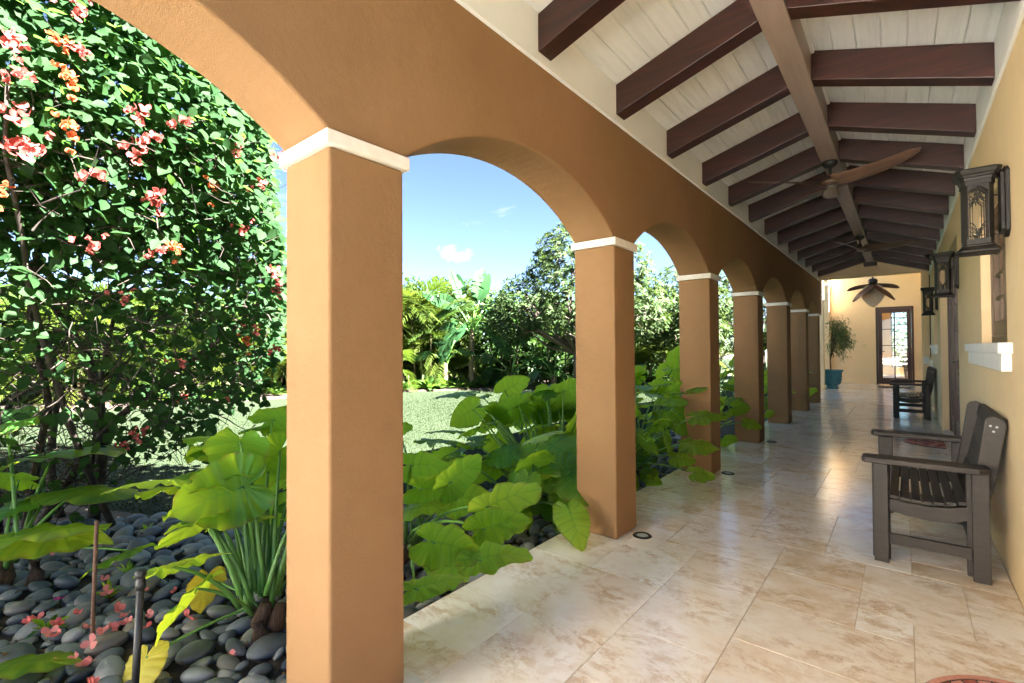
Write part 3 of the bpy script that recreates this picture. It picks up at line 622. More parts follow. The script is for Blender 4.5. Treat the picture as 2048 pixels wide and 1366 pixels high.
# ---- three-bladed wooden ceiling fans hung from the ridge beam
def make_fan():
    F_ = empty('ceiling_fan', (0, 0, 0))
    MB().lathe([(.0, .0), (.062, 0), (.066, -.012), (.06, -.035), (.04, -.055), (.02, -.062), (0, -.062)], 24).build('canopy', M['black'], F_, smooth=True)
    MB().tube([(0, 0, -.05), (0, 0, -.15)], .0125, 10).lathe([(.014, -.12), (.022, -.135), (.034, -.165), (.036, -.175), (0, -.175)], 16).build('downrod', M['black'], F_, smooth=True)
    MB().lathe([(0, -.172), (.05, -.176), (.085, -.190), (.098, -.21), (.085, -.228), (.05, -.238), (0, -.24)], 28).build('hub', M['fan'], F_, smooth=True)
    MB().lathe([(0, -.2385), (.035, -.2395), (.036, -.243), (0, -.2435)], 20).build('hub_cap', M['steel'], F_, smooth=True)
    n, k = 22, 7
    V = []; 
    for i in range(n):
        f = i/(n-1); x = .05+.71*f
        chord = .085+.045*math.sin(PI*min(1, f*1.25)) if f < .8 else .085+.045
        chord = .165*(1-.35*(f-.25)**2*2.2) if f > .25 else .18-.015*f/.25
        if f > .86: chord *= math.sqrt(max(0.02, 1-((f-.86)/.14)**2))
        tw = -math.radians(22*(1-f)+12); sweep = .05*math.sin(f*PI*.9)-.02
        for j in range(k):
            c = (j/(k-1)-.5)*chord; th = .011*(1-(2*j/(k-1)-1)**2)+.002
            V.append((x, sweep+c*math.cos(tw), -.208+c*math.sin(tw)+.045*f*f, th))
    vs = [(x, y, z+t_/2) for x, y, z, t_ in V]+[(x, y, z-t_/2) for x, y, z, t_ in V]; o_ = n*k
    fs = []
    for i in range(n-1):
        for j in range(k-1):
            a = i*k+j; fs.append((a, a+1, a+k+1, a+k)); fs.append((o_+a, o_+a+k, o_+a+k+1, o_+a+1))
        fs.append((i*k, i*k+k, o_+i*k+k, o_+i*k)); fs.append((i*k+k-1, o_+i*k+k-1, o_+i*k+2*k-1, i*k+2*k-1))
    a = (n-1)*k; fs += [(a+j, a+j+1, o_+a+j+1, o_+a+j) for j in range(k-1)]+[(j, o_+j, o_+j+1, j+1) for j in range(k-1)]
    me = MB().add(vs, fs).mesh('blade'); me.materials.append(M['fan']); me.polygons.foreach_set('use_smooth', [True]*len(me.polygons))
    for q in range(3):
        b_ = link('blade', me, None, F_); b_.rotation_euler = (0, 0, q*2*PI/3)
    return F_
fan = make_fan(); fan.location = (-.535, 5.60, 3.0995); fan.rotation_euler = (0, 0, math.radians(-28))
tag(fan, 'three bladed walnut ceiling fan nearer the camera, under the ridge beam', 'ceiling fan', 'wooden ceiling fans along the ridge beam')
f2 = copy_tree(fan, label='three bladed walnut ceiling fan farther down the porch, above the far bench'); f2.location = (-.535, 9.75, 3.0995); f2.rotation_euler = (0, 0, math.radians(8))
# fan with leaf-shaped blades in the back bay
lf = empty('leaf_fan', (-.62, 16.2, 3.0)); tag(lf, 'ceiling fan with broad brown leaf shaped blades in front of the end wall', 'ceiling fan')
MB().lathe([(0, .9), (.07, .9), (.07, .85), (.018, .82), (.018, .12), (.09, .1), (.11, .05), (.1, -.02), (.05, -.06), (0, -.07)], 20).build('motor', M['iron'], lf, smooth=True)
def leaf_blade(length, width):
    n, k = 16, 7; V = []
    for i in range(n):
        f = i/(n-1); wdt = width*math.sin(PI*min(1, (f*.92+.08))**.8)**.75*.5+.012
        for j in range(k):
            s = j/(k-1)*2-1; V.append((s*wdt, .05+length*f, -.03*abs(s)+.05*math.sin(PI*f)*.4))
    fs = [(i*k+j, i*k+j+1, (i+1)*k+j+1, (i+1)*k+j) for i in range(n-1) for j in range(k-1)]
    o_ = len(V); vs = V+[(x, y, z-.008) for x, y, z in V]; fs += [tuple(q+o_ for q in reversed(f)) for f in fs]
    return MB().add(vs, fs)
lb = leaf_blade(.66, .50).mesh('blade')
for k, (az, tilt, mt) in enumerate(((180, -72, 'litleaf'), (118, -44, 'fanleaf'), (60, -10, 'fanleaf'), (-52, -10, 'fanleaf'), (-112, -44, 'fanleaf'))):
    me = lb.copy(); me.materials.clear(); me.materials.append(M[mt])
    b_ = link('blade', me, None, lf, smooth=True)
    b_.matrix_local = Matrix.Rotation(math.radians(az), 4, 'Z') @ Matrix.Rotation(math.radians(tilt), 4, 'X')
    if mt == 'litleaf': b_['label'] = 'woven blade coloured pale as if lit, hanging towards the camera'

# ---- floodlight on the house wall
fl = empty('floodlight', (XW, 10.0, 2.66)); tag(fl, 'round black floodlight on the house wall just under the ceiling', 'floodlight')
MB().lathe([(0, 0), (.05, 0), (.05, .018), (.02, .022), (0, .022)], 16).build('mount', M['black'], fl, smooth=True).rotation_euler = (0, -PI/2, 0)
MB().tube([(-.02, 0, 0), (-.05, 0, -.01), (-.075, -.01, 0)], .012, 8).build('arm', M['black'], fl, smooth=True)
hdm = MB().lathe([(0, .07), (.03, .07), (.05, .05), (.085, .02), (.09, 0), (.082, .0), (.078, .012), (0, .014)], 24).build('lamp_head', M['black'], fl, (-.09, -.01, 0), smooth=True); hdm.rotation_euler = (math.radians(18), math.radians(38), 0)

# ---- doormats: rubber half moons with a moulded pattern
M['matred'] = simple('red_coir', (.30, .06, .05), (.45, .14, .11), 60, .9, .6, 200); M['matpale'] = simple('faded_red_coir', (.55, .25, .2), (.62, .33, .28), 60, .9, .6, 200); M['rubber'] = simple('black_rubber', (.02, .018, .018), (.03, .028, .028), 30, .6)
def make_mat(name, cx_, cy_, rx, ry, label, a='matred', b_='matpale'):
    T_ = empty(name, (cx_, cy_, .0015)); tag(T_, label, 'doormat')
    half = lambda s, n=40: [(-rx*s*math.sin(PI*k/n), ry*s*math.cos(PI*k/n)) for k in range(n+1)]
    MB().prism(half(1.0), 'z', 0, .007).build('backing', M['rubber'], T_, bevel=.003)
    def sector(r0, r1, a0, a1):
        n = 5; p = [(-rx*r1*math.sin(a0+(a1-a0)*k/n), ry*r1*math.cos(a0+(a1-a0)*k/n)) for k in range(n+1)]+[(-rx*r0*math.sin(a1-(a1-a0)*k/n), ry*r0*math.cos(a1-(a1-a0)*k/n)) for k in range(n+1)]
        return p
    rim = MB()
    for k in range(10): rim.prism(sector(.93, .985, PI*k/10+.001, PI*(k+1)/10-.001), 'z', .0071, .010)
    rim.build('rim', M[b_], T_)
    p1_, p2_ = MB(), MB(); nn = 19
    for k in range(nn): (p1_ if k % 2 else p2_).prism(sector(.72, .90, PI*(k+.1)/nn, PI*(k+.9)/nn), 'z', .0071, .011)
    for r0, r1, nn in ((.50, .68, 9), (.30, .46, 7), (.04, .26, 5)):
        for k in range(nn): (p2_ if k % 2 else p1_).prism(sector(r0, r1, PI*(k+.06)/nn, PI*(k+.94)/nn), 'z', .0071, .011)
    p1_.build('moulded_block', M[a], T_); p2_.build('moulded_block', M[b_], T_)
    return T_
m1 = make_mat('doormat', .395, 8.33, .42, .36, 'red half round doormat lying before the double doors')
m2 = make_mat('doormat', .335, 2.20, .33, .40, 'red half round doormat at the bottom edge below the near bench')
m3 = empty('doormat', (-.235, 18.75, .0015)); tag(m3, 'thin dark doormat lying before the end wall door', 'doormat')
MB().prism([(-.40, -.08), (-.30, -.14), (.30, -.14), (.40, -.08), (.40, .30), (-.40, .30)], 'z', 0, .012).build('backing', M['rubber'], m3, bevel=.003)
MB().prism([(-.36, -.06), (-.28, -.11), (.28, -.11), (.36, -.06), (.36, .27), (-.36, .27)], 'z', .0121, .016).build('pile', simple('grey_pile', (.05, .05, .05), (.09, .085, .08), 80, .95), m3)

# ---- lights set flush in the floor at the foot of the columns
for k, (y, lb_) in enumerate(((3.075, 'round in-ground light at the foot of the second column'), (5.125, 'round in-ground light at the foot of the third column'), (7.185, 'round in-ground light at the foot of the fourth column'))):
    T_ = empty('ground_light', (-1.392, y, .0)); tag(T_, lb_, 'light', 'in-ground lights beside the columns')
    MB().lathe([(.038, .004), (.042, .008), (.056, .007), (.064, .001), (.064, -.01)], 32).build('ring', M['iron'], T_, smooth=True)
    MB().lathe([(0, .0045), (.03, .0042), (.04, .003), (.04, -.01)], 32).build('lens', M['lens'], T_, smooth=True)
# ---- small wall fittings
def plate(name, loc, w_, h_, mat, label, cat, ax='y', d=.008):
    T_ = empty(name, loc); tag(T_, label, cat)
    if ax == 'y': MB().box(-w_/2, w_/2, -d, -.0005, -h_/2, h_/2).build('cover', mat, T_, bevel=.002); MB().box(-w_/6, w_/6, -d-.006, -d-.0002, -h_/5, h_/5).build('rocker', mat, T_, bevel=.001)
    else: MB().box(-d, -.0005, -w_/2, w_/2, -h_/2, h_/2).build('cover', mat, T_, bevel=.002); MB().box(-d-.012, -d-.0002, -w_/4, w_/4, -h_/3, h_/3).build('lid', mat, T_, bevel=.002)
plate('light_switch', (-1.02, DY-.001, 1.29), .085, .125, M['cream'], 'small cream light switch on the end wall left of the door', 'light switch')
plate('outlet_cover', (.36, 13.0-.001, .98), .09, .15, M['outlet'], 'white weatherproof outlet cover at the far corner, farther from the camera', 'outlet', 'y', .03)
hd2 = MB().box(.30, .48, 13.0, 13.34, 0, 2.832).build('jamb', M['wall'], hdr, bevel=.006)
plate('outlet_cover', (XW-.001, 12.35, .93), .09, .15, M['outlet'], 'white outlet cover on the house wall behind the far bench', 'outlet', 'x', .03)
cp = empty('shade_strip', (.425, 12.9, 0)); tag(cp, 'thin dark strip standing for the shadow gap up the far corner of the house wall', 'shade_strip')  # dark rod standing in for the shaded gap in the wall corner
MB().tube([(0, 0, 1.05), (0, 0, 2.78)], .008, 8).build('pipe', M['iron'], cp)

# ---- blue glazed urn with a willowy shrub in the back bay
pot = empty('urn_planter', (-1.70, 17.4, 0)); tag(pot, 'blue glazed urn planter on the floor by the end wall post', 'planter')
MB().lathe([(0, 0), (.17, 0), (.175, .03), (.15, .06), (.14, .085), (.165, .11), (.205, .16), (.235, .25), (.25, .36), (.255, .45), (.262, .50), (.285, .52), (.30, .54), (.30, .565), (.27, .568), (.262, .54), (.25, .50), (0, .50)], 40).build('body', M['pot'], pot, smooth=True)
q = MB()
for k in range(24): a = 2*PI*k/24; q.tube([((.18+.015)*math.cos(a), (.18+.015)*math.sin(a), .13), (.232*math.cos(a), .232*math.sin(a), .22), (.25*math.cos(a), .25*math.sin(a), .31)], .008, 5)
q.tube([(.262*math.cos(a), .262*math.sin(a), .36) for a in np.linspace(0, 2*PI, 40)], .007, 6)
q.build('relief', M['pot'], pot, smooth=True)
MB().lathe([(0, .512), (.25, .505), (.25, .49)], 20).build('soil', M['soil'], pot)
def strand_plant(name, loc, label, cat, stems, nleaf, ll, lw, mat, droop, seed, trunkmat='bark'):
    R = np.random.default_rng(seed); P_ = empty(name, loc); tag(P_, label, cat)
    q = MB(); LT = []; LD = []; LN = []
    for path, r0 in stems:
        q.tube(path, [r0*(1-.75*i/(len(path)-1)) for i in range(len(path))], 6)
        tip = np.array(path[-1]); pre = np.array(path[-2])
        for k in range(nleaf):
            f = R.random(); p = pre+(tip-pre)*(f*1.6-.3)+R.normal(0, .07, 3)
            d = (tip-pre)/np.linalg.norm(tip-pre)*.6+R.normal(0, .6, 3); d[2] -= droop
            LT.append(p); LD.append(d); LN.append(R.normal(0, .6, 3)+[0, 0, .8])
    q.build('stem', M[trunkmat], P_, smooth=True)
    LT, LD, LN = map(np.array, (LT, LD, LN)); Rm = frames(LD, LN)*(R.uniform(.7, 1.25, (len(LT), 1, 1)))
    V0 = [(0, 0, 0), (-lw/2, ll*.45, .008), (0, ll*.45, -.004), (lw/2, ll*.45, .008), (0, ll, -.02*ll/.1)]; F0 = [(0, 2, 1), (0, 3, 2), (1, 2, 4), (2, 3, 4)]
    V, F = scatter(V0, F0, Rm, LT); rv = np.repeat(R.random(len(LT)), 5)
    o = link('foliage', np_mesh('foliage', V, F, {'rnd': rv}), M[mat], P_); o['kind'] = 'stuff'
    return P_
RB = random.Random(3); stems = []
for k in range(16):
    a = RB.uniform(-.9, 1.9); r = RB.uniform(.12, .52); h = RB.uniform(.7, 1.6)
    stems.append(([(0, 0, .0), (-.02, .0, .35), (.05*math.cos(a)+.0, .1*math.sin(a), .6), (.35*r*math.cos(a), .35*r*math.sin(a), .6+(h-.6)*.7), (.7*r*math.cos(a), .7*r*math.sin(a), h), (1.0*r*math.cos(a), 1.0*r*math.sin(a), h-.22)], .018))
strand_plant('willowy_shrub', (-1.72, 17.4, .51), 'willowy shrub with thin drooping leaves growing in the blue urn', 'shrub', stems, 95, .13, .015, 'olive', .75, 5)
# wicker chair in the sun room, seen through the end door
wc = empty('wicker_chair', (.35, 22.6, 0)); tag(wc, 'curved wicker chair inside the sun room behind the end door', 'chair')
M['wicker'] = simple('wicker', (.14, .10, .065), (.3, .22, .14), 40, .7, .6, 120)
n, k = 12, 9; V = [((j/(k-1)-.5)*.62*(1-.25*(i/(n-1))**2), .35+.12*(i/(n-1))+.1*(2*j/(k-1)-1)**2*-1, .42+.85*i/(n-1)-(.12*(2*j/(k-1)-1)**2 if i == n-1 else 0)) for i in range(n) for j in range(k)]
fs = [(i*k+j, i*k+j+1, (i+1)*k+j+1, (i+1)*k+j) for i in range(n-1) for j in range(k-1)]
o_ = len(V); MB().add(V+[(x, y+.03, z) for x, y, z in V], fs+[tuple(q+o_ for q in reversed(f)) for f in fs]).build('backrest', M['wicker'], wc, smooth=True)
MB().box(-.3, .3, -.2, .38, .36, .44).build('seat', M['wicker'], wc, bevel=.02)
for sx in (-1, 1):
    MB().tube([(sx*.3, .4, .7), (sx*.34, .1, .68), (sx*.34, -.2, .62), (sx*.33, -.24, .4), (sx*.3, -.24, .05)], .025, 8).build('arm', M['wicker'], wc, smooth=True)
    MB().tube([(sx*.3, -.5, .09), (sx*.3, -.3, .03), (sx*.3, .1, .022), (sx*.3, .5, .06), (sx*.3, .7, .14)], .022, 8).build('rocker', M['wicker'], wc, smooth=True)
    MB().tube([(sx*.29, .32, .04), (sx*.29, .34, .42)], .022, 8).build('leg', M['wicker'], wc)
# ---- pipes standing in the pebble bed
ir = empty('irrigation_riser', (-2.205, .474, -.10)); tag(ir, 'black irrigation riser pipe standing in the pebbles by the first column', 'pipe')
MB().tube([(0, 0, -.05), (.012, .02, .50)], .0125, 12).build('pipe', M['black'], ir, smooth=True)
MB().lathe([(0.0, .5), (.016, .5), (.0165, .53), (.014, .532), (.014, .545), (.0185, .547), (.0185, .565), (.012, .57), (0, .571)], 16, (.012, .02, 0)).build('nozzle', M['black'], ir, smooth=True)
rs = empty('rusty_stake', (-2.80, .461, -.10)); tag(rs, 'thin rusty brown stake standing in the pebbles left of the black riser', 'stake')
MB().tube([(0, 0, -.05), (-.005, .0, .2), (0.0, .01, .62)], [.0085, .0085, .0075], 8).build('rod', M['rust'], rs, smooth=True)

# ================================================================== elephant ears
RE = np.random.default_rng(4)
def ear_mesh(seed):
    R = np.random.default_rng(seed); nv, sub = 18, 4; n = nv*sub
    th = np.arange(n)/n*2*PI
    deg = np.abs((np.degrees(th)+180) % 360-180)
    rt = np.interp(deg, [0, 8, 20, 40, 65, 90, 115, 135, 152, 165, 174, 180], [.80, .755, .66, .54, .46, .42, .405, .40, .36, .25, .10, .05])
    rt = rt*(1+.018*np.sin(th*nv+R.uniform(0, 6))+.03*np.sin(th*5+R.uniform(0, 6)))
    ox, oy = np.sin(th)*rt*R.uniform(.95, 1.08), np.cos(th)*rt
    sy = .46*np.clip(np.cos(th), 0, 1)**1.6-.02*np.clip(-np.cos(th), 0, 1); V = []; vein = []; edge = []
    rho = [0, .18, .4, .62, .82, .93, 1.0]
    ph = R.uniform(0, 6); droop = R.uniform(.18, .42); cup = R.uniform(-.02, .16); wav = R.uniform(.018, .034)
    for r_ in rho:
        x = ox*r_; y = sy*(1-r_)+oy*r_
        z = -droop*np.clip(y-.1, 0, None)**2+cup*np.abs(x)-.55*x*x-.25*np.clip(-y, 0, None)**1.5
        z += wav*r_**2.5*np.sin(th*7+ph)+.017*r_*(1-r_*.35)*np.cos(th*nv+PI)+.5*wav*r_**3*np.sin(th*12+2*ph)
        V.append(np.stack([x, y, z], 1)); vein.append(np.where(np.arange(n) % sub == 0, 1.0, .0) if r_ > 0 else np.ones(n)); edge.append(np.full(n, 1.0 if r_ > .99 else (.45 if r_ > .9 else 0)))
    V = np.concatenate(V); k = len(rho)
    i, j = np.meshgrid(np.arange(k-1), np.arange(n), indexing='ij'); a = i*n+j; b_ = i*n+(j+1) % n
    F = np.stack([a, b_, b_+n, a+n], -1).reshape(-1, 4)
    me = np_mesh('leaf', V, F, {'vein': np.concatenate(vein), 'edge': np.concatenate(edge)}); me.materials.append(M['ear']); me.polygons.foreach_set('use_smooth', [True]*len(me.polygons))
    return me
EARS = [ear_mesh(s) for s in range(8)]
HERO = [
('A','f',-3.56,0.27,0.32,-3.31,0.6,0.23),
('A','f',-3.54,0.28,0.33,-3.24,0.59,0.26),
('A','f',-4.29,0.5,0.36,-3.95,0.65,0.47),
('A','f',-4.01,0.6,0.41,-3.65,0.77,0.31),
('A','f',-4.54,0.55,0.58,-4.07,0.75,0.48),
('A','t',-4.38,0.29,0.86,-4.13,0.37,0.89),
('A','f',-2.8,0.18,0.03,-2.62,0.4,0.06),
('A','f',-4.17,0.34,0.5,-4.25,0.14,0.61),
('A','t',-4.12,0.38,0.38,-4.06,0.17,0.41),
('A','f',-3.16,0.66,0.23,-3.23,0.54,0.08),
('B','f',-2.5,0.67,0.71,-2.62,0.51,0.8),
('B','f',-2.62,0.71,0.65,-2.4,0.89,0.68),
('B','f',-2.86,1.02,0.8,-3.13,0.93,0.89),
('B','f',-3,1.3,0.82,-3.21,1.25,0.89),
('B','b',-2.64,1.21,0.73,-2.73,1.07,0.52),
('B','f',-2.47,0.83,0.51,-2.62,0.64,0.38),
('B','f',-2.31,0.71,0.28,-2.36,0.6,0.16),
('B','f',-2.69,0.91,0.46,-2.84,0.79,0.44),
('B','b',-2.87,1.27,0.87,-2.77,1.35,0.9),
('B','f',-3.22,1.11,0.7,-3.47,1.04,0.65),
('B','f',-2.77,1.1,0.68,-2.91,0.98,0.6),
('B','f',-2.62,0.97,0.42,-2.44,1.12,0.5),
('B','f',-2.29,0.59,0.42,-2.26,0.74,0.47),
('C','b',-1.7,1.85,0.45,-1.52,2,0.48),
('C','b',-2,1.86,0.52,-1.91,2,0.62),
('C','b',-1.62,1.73,0.39,-1.48,1.84,0.42),
('C','b',-1.66,1.44,0.41,-1.52,1.48,0.34),
('C','b',-1.53,1.6,0.31,-1.41,1.71,0.33),
('C','b',-2.25,1.79,0.6,-2.09,1.86,0.54),
('C','b',-2.13,2.02,0.36,-1.97,2.15,0.33),
('C','b',-1.56,1.26,0.3,-1.46,1.34,0.29),
('C','f',-2.17,1.73,0.37,-2.06,1.81,0.4),
('C','b',-2.13,1.76,0.49,-2.07,1.88,0.45),
('C','b',-1.74,1.56,0.33,-1.7,1.6,0.25),
('D','f',-3.16,3.37,0.82,-3.3,3.25,0.78),
('D','b',-2.98,3.51,0.87,-2.89,3.59,0.93),
('D','f',-3.07,3.19,0.74,-3.21,3.07,0.74),
('D','f',-2.92,2.79,0.59,-3.04,2.63,0.54),
('D','t',-2.62,3.68,0.86,-2.59,3.83,0.93),
('D','b',-2.43,3.7,0.88,-2.4,3.86,0.98),
('D','f',-2.43,3.19,0.61,-2.35,3.26,0.73),
('D','t',-2.37,2.85,0.47,-2.47,2.77,0.43),
('D','t',-2.19,3.13,0.51,-1.81,3.05,0.6),
('D','t',-2.19,2.87,0.38,-2.22,2.72,0.31),
('D','t',-1.94,2.96,0.4,-1.72,2.88,0.28),
('D','t',-1.69,2.64,0.21,-1.6,2.59,0.12),
('D','f',-2.08,2.71,0.2,-2.15,2.66,0.16),
('D','f',-2.73,2.56,0.43,-2.9,2.55,0.47),
('D','b',-2.88,3.21,0.68,-2.79,3.29,0.59),
('D','f',-2.75,3.45,0.76,-2.7,3.62,0.84),
('E','b',-1.64,4.11,0.51,-1.53,4.07,0.42),
('E','b',-1.74,4.15,0.58,-1.6,4.27,0.54),
('E','b',-1.73,3.9,0.48,-1.62,3.86,0.4),
('E','t',-1.75,4.53,0.77,-1.59,4.52,0.83),
('E','t',-1.48,4.49,0.64,-1.29,4.52,0.78),
('E','t',-1.47,4.25,0.43,-1.25,4.29,0.54),
('E','t',-1.68,4.97,0.89,-1.61,4.9,0.92),
('E','f',-1.75,4.66,0.83,-1.65,4.73,0.85),
('E','t',-1.79,4.37,0.62,-1.6,4.39,0.65),
('E','t',-1.33,3.97,0.25,-1.23,4.05,0.23),
('E','t',-1.53,4.07,0.33,-1.46,4.12,0.31),
('E','f',-1.94,4.75,0.89,-2.04,4.55,0.85),
('E','f',-1.88,4.93,1.04,-1.81,4.99,1.01),
('F','b',-1.71,6.64,0.49,-1.52,6.67,0.44),
('F','b',-1.73,6.24,0.13,-1.58,6.36,0.07),
('F','t',-1.77,6.71,0.58,-1.68,6.79,0.64),
('F','t',-1.56,6.63,0.31,-1.39,6.65,0.33),
('F','b',-1.78,6.45,0.31,-1.71,6.38,0.3),
('F','t',-1.92,6.98,0.75,-1.76,7.11,0.72),
('F','f',-1.95,7.21,0.99,-1.86,7.28,1.02),
('G','t',-1.81,9.15,0.29,-1.57,9.21,0.41),
('G','b',-1.79,8.9,0.17,-1.75,8.94,0.13),
('G','f',-1.91,9.58,0.59,-1.8,9.66,0.63),
('H','t',-1.81,11.74,0.3,-1.67,11.72,0.25),
('H','t',-1.71,11.56,0.21,-1.6,11.65,0.16),
('H','b',-1.61,11.77,0.3,-1.37,11.84,0.29),
('H','b',-1.76,11.26,0.18,-1.66,11.34,0.08),
('H','t',-1.82,12.12,0.43,-1.69,12.22,0.45),
('H','f',-1.95,12.65,0.74,-1.85,12.73,0.82)]
def put_leaf(plant, base, a, tip, kind, size=None, mat=None, rstalk=1.0):
    """one blade with its stalk; a = where the stalk meets the blade, tip = blade tip, kind picks which way the blade faces"""
    base, a, tip = (np.array(p, float) for p in (base, a, tip)); loc = np.array(plant.location)
    t = tip-a; d = np.linalg.norm(t)
    s = size or max(d/(.62 if 1.5 < base[1] < 3.7 else .80), (.19 if base[1] > 3.7 else .26 if base[0] > -2.6 and base[1] < 2.6 and a[0] > -2.3 else .28)+.05*RE.random())
    nn = {'b': np.array([-.80, .30, .50]), 'f': np.array([-.25, .0, 1.0]), 't': np.array([.30, -.45, .85])}[kind]+RE.normal(0, .16, 3)
    t = t/d; t = t-nn*np.dot(t, nn)/np.dot(nn, nn)*.75
    Rm = frames(t[None], nn[None])[0]*s*np.array([[RE.uniform(.92, 1.06), 1, 1]])
    me = EARS[RE.integers(len(EARS))]
    if mat: me = me.copy(); me.materials.clear(); me.materials.append(M[mat])
    o = link('leaf', me, None, plant); B4 = np.eye(4); B4[:3, :3] = Rm; B4[:3, 3] = a-loc; o.matrix_local = Matrix(B4.tolist())
    mid = (base+a)/2+np.array([0, 0, .22*np.linalg.norm(a-base)])*(.7 if a[2] > .3 else .4)-(a-base)*np.array([.12, .12, 0])
    pts = [(base*(1-u)**2+mid*2*u*(1-u)+a*u*u)-loc for u in np.linspace(0, 1, 9)]
    end = a-loc+Rm[:, 1]*.06+Rm[:, 2]*-.012/s
    r0 = (.010+.009*s)*rstalk
    MB().tube(pts+[end], list(np.linspace(r0, .0052, 9))+[.003], 7).build('stalk', M['stalk'], plant, smooth=True)
    return o
EARBASE = {'A': (-3.97, .28, -.10), 'B': (-2.42, 1.02, -.10), 'C': (-2.45, 1.95, -.10), 'D': (-2.35, 3.25, -.10), 'E': (-2.2, 4.55, -.10), 'F': (-2.2, 6.7, -.10), 'G': (-2.2, 8.9, -.10), 'H': (-2.2, 11.6, -.10)}
EARLABEL = {'A': 'elephant ear plant at the left edge of the photo, its big leaves over the pebbles',
 'B': 'elephant ear plant with many long bare stalks rising just left of the nearest column',
 'C': 'elephant ear plant with the brightest backlit leaves just right of the nearest column',
 'D': 'tallest dense elephant ear clump between the two nearest columns, against the lawn',
 'E': 'elephant ear clump between the second and third columns, leaves leaning over the floor',
 'F': 'elephant ear clump between the third and fourth columns with one large backlit leaf',
 'G': 'elephant ear plant showing a few leaves between the fourth and fifth columns',
 'H': 'elephant ear plant low beside the sixth column with leaves over the floor'}
EP = {}
for k, bse in EARBASE.items():
    P_ = empty('elephant_ear', bse); tag(P_, EARLABEL[k], 'elephant ear plant', 'elephant ear plants along the porch'); EP[k] = P_
    q = MB()
    for j in range({'B': 5, 'D': 9, 'E': 6, 'F': 4}.get(k, 3)):
        a = RE.uniform(0, 6.28); r = RE.uniform(.02, .12 if k not in 'DE' else .45); x, y = r*math.cos(a), r*math.sin(a)
        if k in 'DE': x *= .5
        hh = RE.uniform(.10, .22)*(1.6 if k in 'DE' else 1)
        q.tube([(x, y, -.05), (x+RE.normal(0, .01), y+RE.normal(0, .01), hh*.5), (x+RE.normal(0, .02), y+RE.normal(0, .02), hh)], [.045, .04, .028], 8)
    q.build('corm', M['fibre'], P_, smooth=True)['kind'] = 'stuff'
def base_near(k, a):
    b_ = np.array(EARBASE[k]); sp = {'D': .6, 'E': .5, 'F': .4, 'B': .22, 'C': .16}.get(k, .08)
    dy = np.clip(a[1]-b_[1], -1, 1)
    return (b_[0]+RE.normal(0, .03)+.12*np.clip(a[0]-b_[0], -.6, .6), b_[1]+sp*dy*.8+RE.normal(0, .03), .02+RE.uniform(0, .1))
for row in HERO:
    k, ty = row[0], row[1]; a = row[2:5]; tp = row[5:8]
    put_leaf(EP[k], (-3.25, -.45, -.08) if a[0] == -2.8 and a[1] == .18 else base_near(k, a), a, tp, ty)
# filler leaves inside the clumps, facing the open garden
for k, n_, (x0, x1), (y0, y1), (z0, z1) in (('B', 20, (-3.25, -2.35), (.85, 1.75), (.2, .85)), ('C', 3, (-3.2, -2.5), (1.7, 2.5), (.3, .75)), ('D', 44, (-3.2, -1.95), (2.75, 4.3), (.25, .92)), ('E', 34, (-3.0, -1.75), (3.9, 6.0), (.3, 1.05)), ('F', 26, (-2.9, -1.72), (6.0, 8.2), (.3, 1.15)), ('G', 16, (-2.8, -1.75), (8.2, 10.4), (.3, 1.1)), ('H', 14, (-2.7, -1.75), (10.6, 12.6), (.2, .95)), ('A', 3, (-4.9, -4.2), (-.3, .3), (.3, .8))):
    b_ = np.array(EARBASE[k])
    for j in range(n_):
        a = np.array([RE.uniform(x0, x1), RE.uniform(y0, y1), RE.uniform(z0, z1)]); out_ = a-b_; out_[2] = 0
        out_ = out_/(np.linalg.norm(out_)+.1)+RE.normal(0, .45, 3)*[1, 1, 0]; out_ /= np.linalg.norm(out_)
        tp = a+out_*.28+[0, 0, RE.uniform(-.16, .06)]
        put_leaf(EP[k], base_near(k, a), a, tp, 'f' if RE.random() < .35 else 'b', RE.uniform(.28, .44))
# low dark leaves at the foot of the clumps
for k, n_, (x0, x1), (y0, y1) in (('D', 16, (-2.3, -1.86), (2.45, 3.1)), ('E', 12, (-2.2, -1.8), (4.0, 5.0)), ('F', 5, (-2.2, -1.8), (5.6, 7.0))):
    for j in range(n_):
        a = np.array([RE.uniform(x0, x1), RE.uniform(y0, y1), RE.uniform(.04, .42)]); tp = a+np.array([RE.uniform(-.12, .08), RE.uniform(-.25, .05), RE.uniform(-.2, .02)])
        put_leaf(EP[k], base_near(k, a), a, tp, 't', RE.uniform(.16, .24), rstalk=.7)
# dead yellow leaf and a half furled one on plant B
o = put_leaf(EP['B'], (-2.42, .98, .05), (-2.40, .56, .03), (-2.30, .50, -.09), 't', .19, 'earold', .6); o['label'] = 'yellow dying leaf hanging onto the pebbles'
o = put_leaf(EP['B'], (-2.40, 1.0, .05), (-2.56, .83, .20), (-2.53, .81, -.02), 'b', .20, 'earold', .6); o['label'] = 'narrow half furled yellowing leaf'

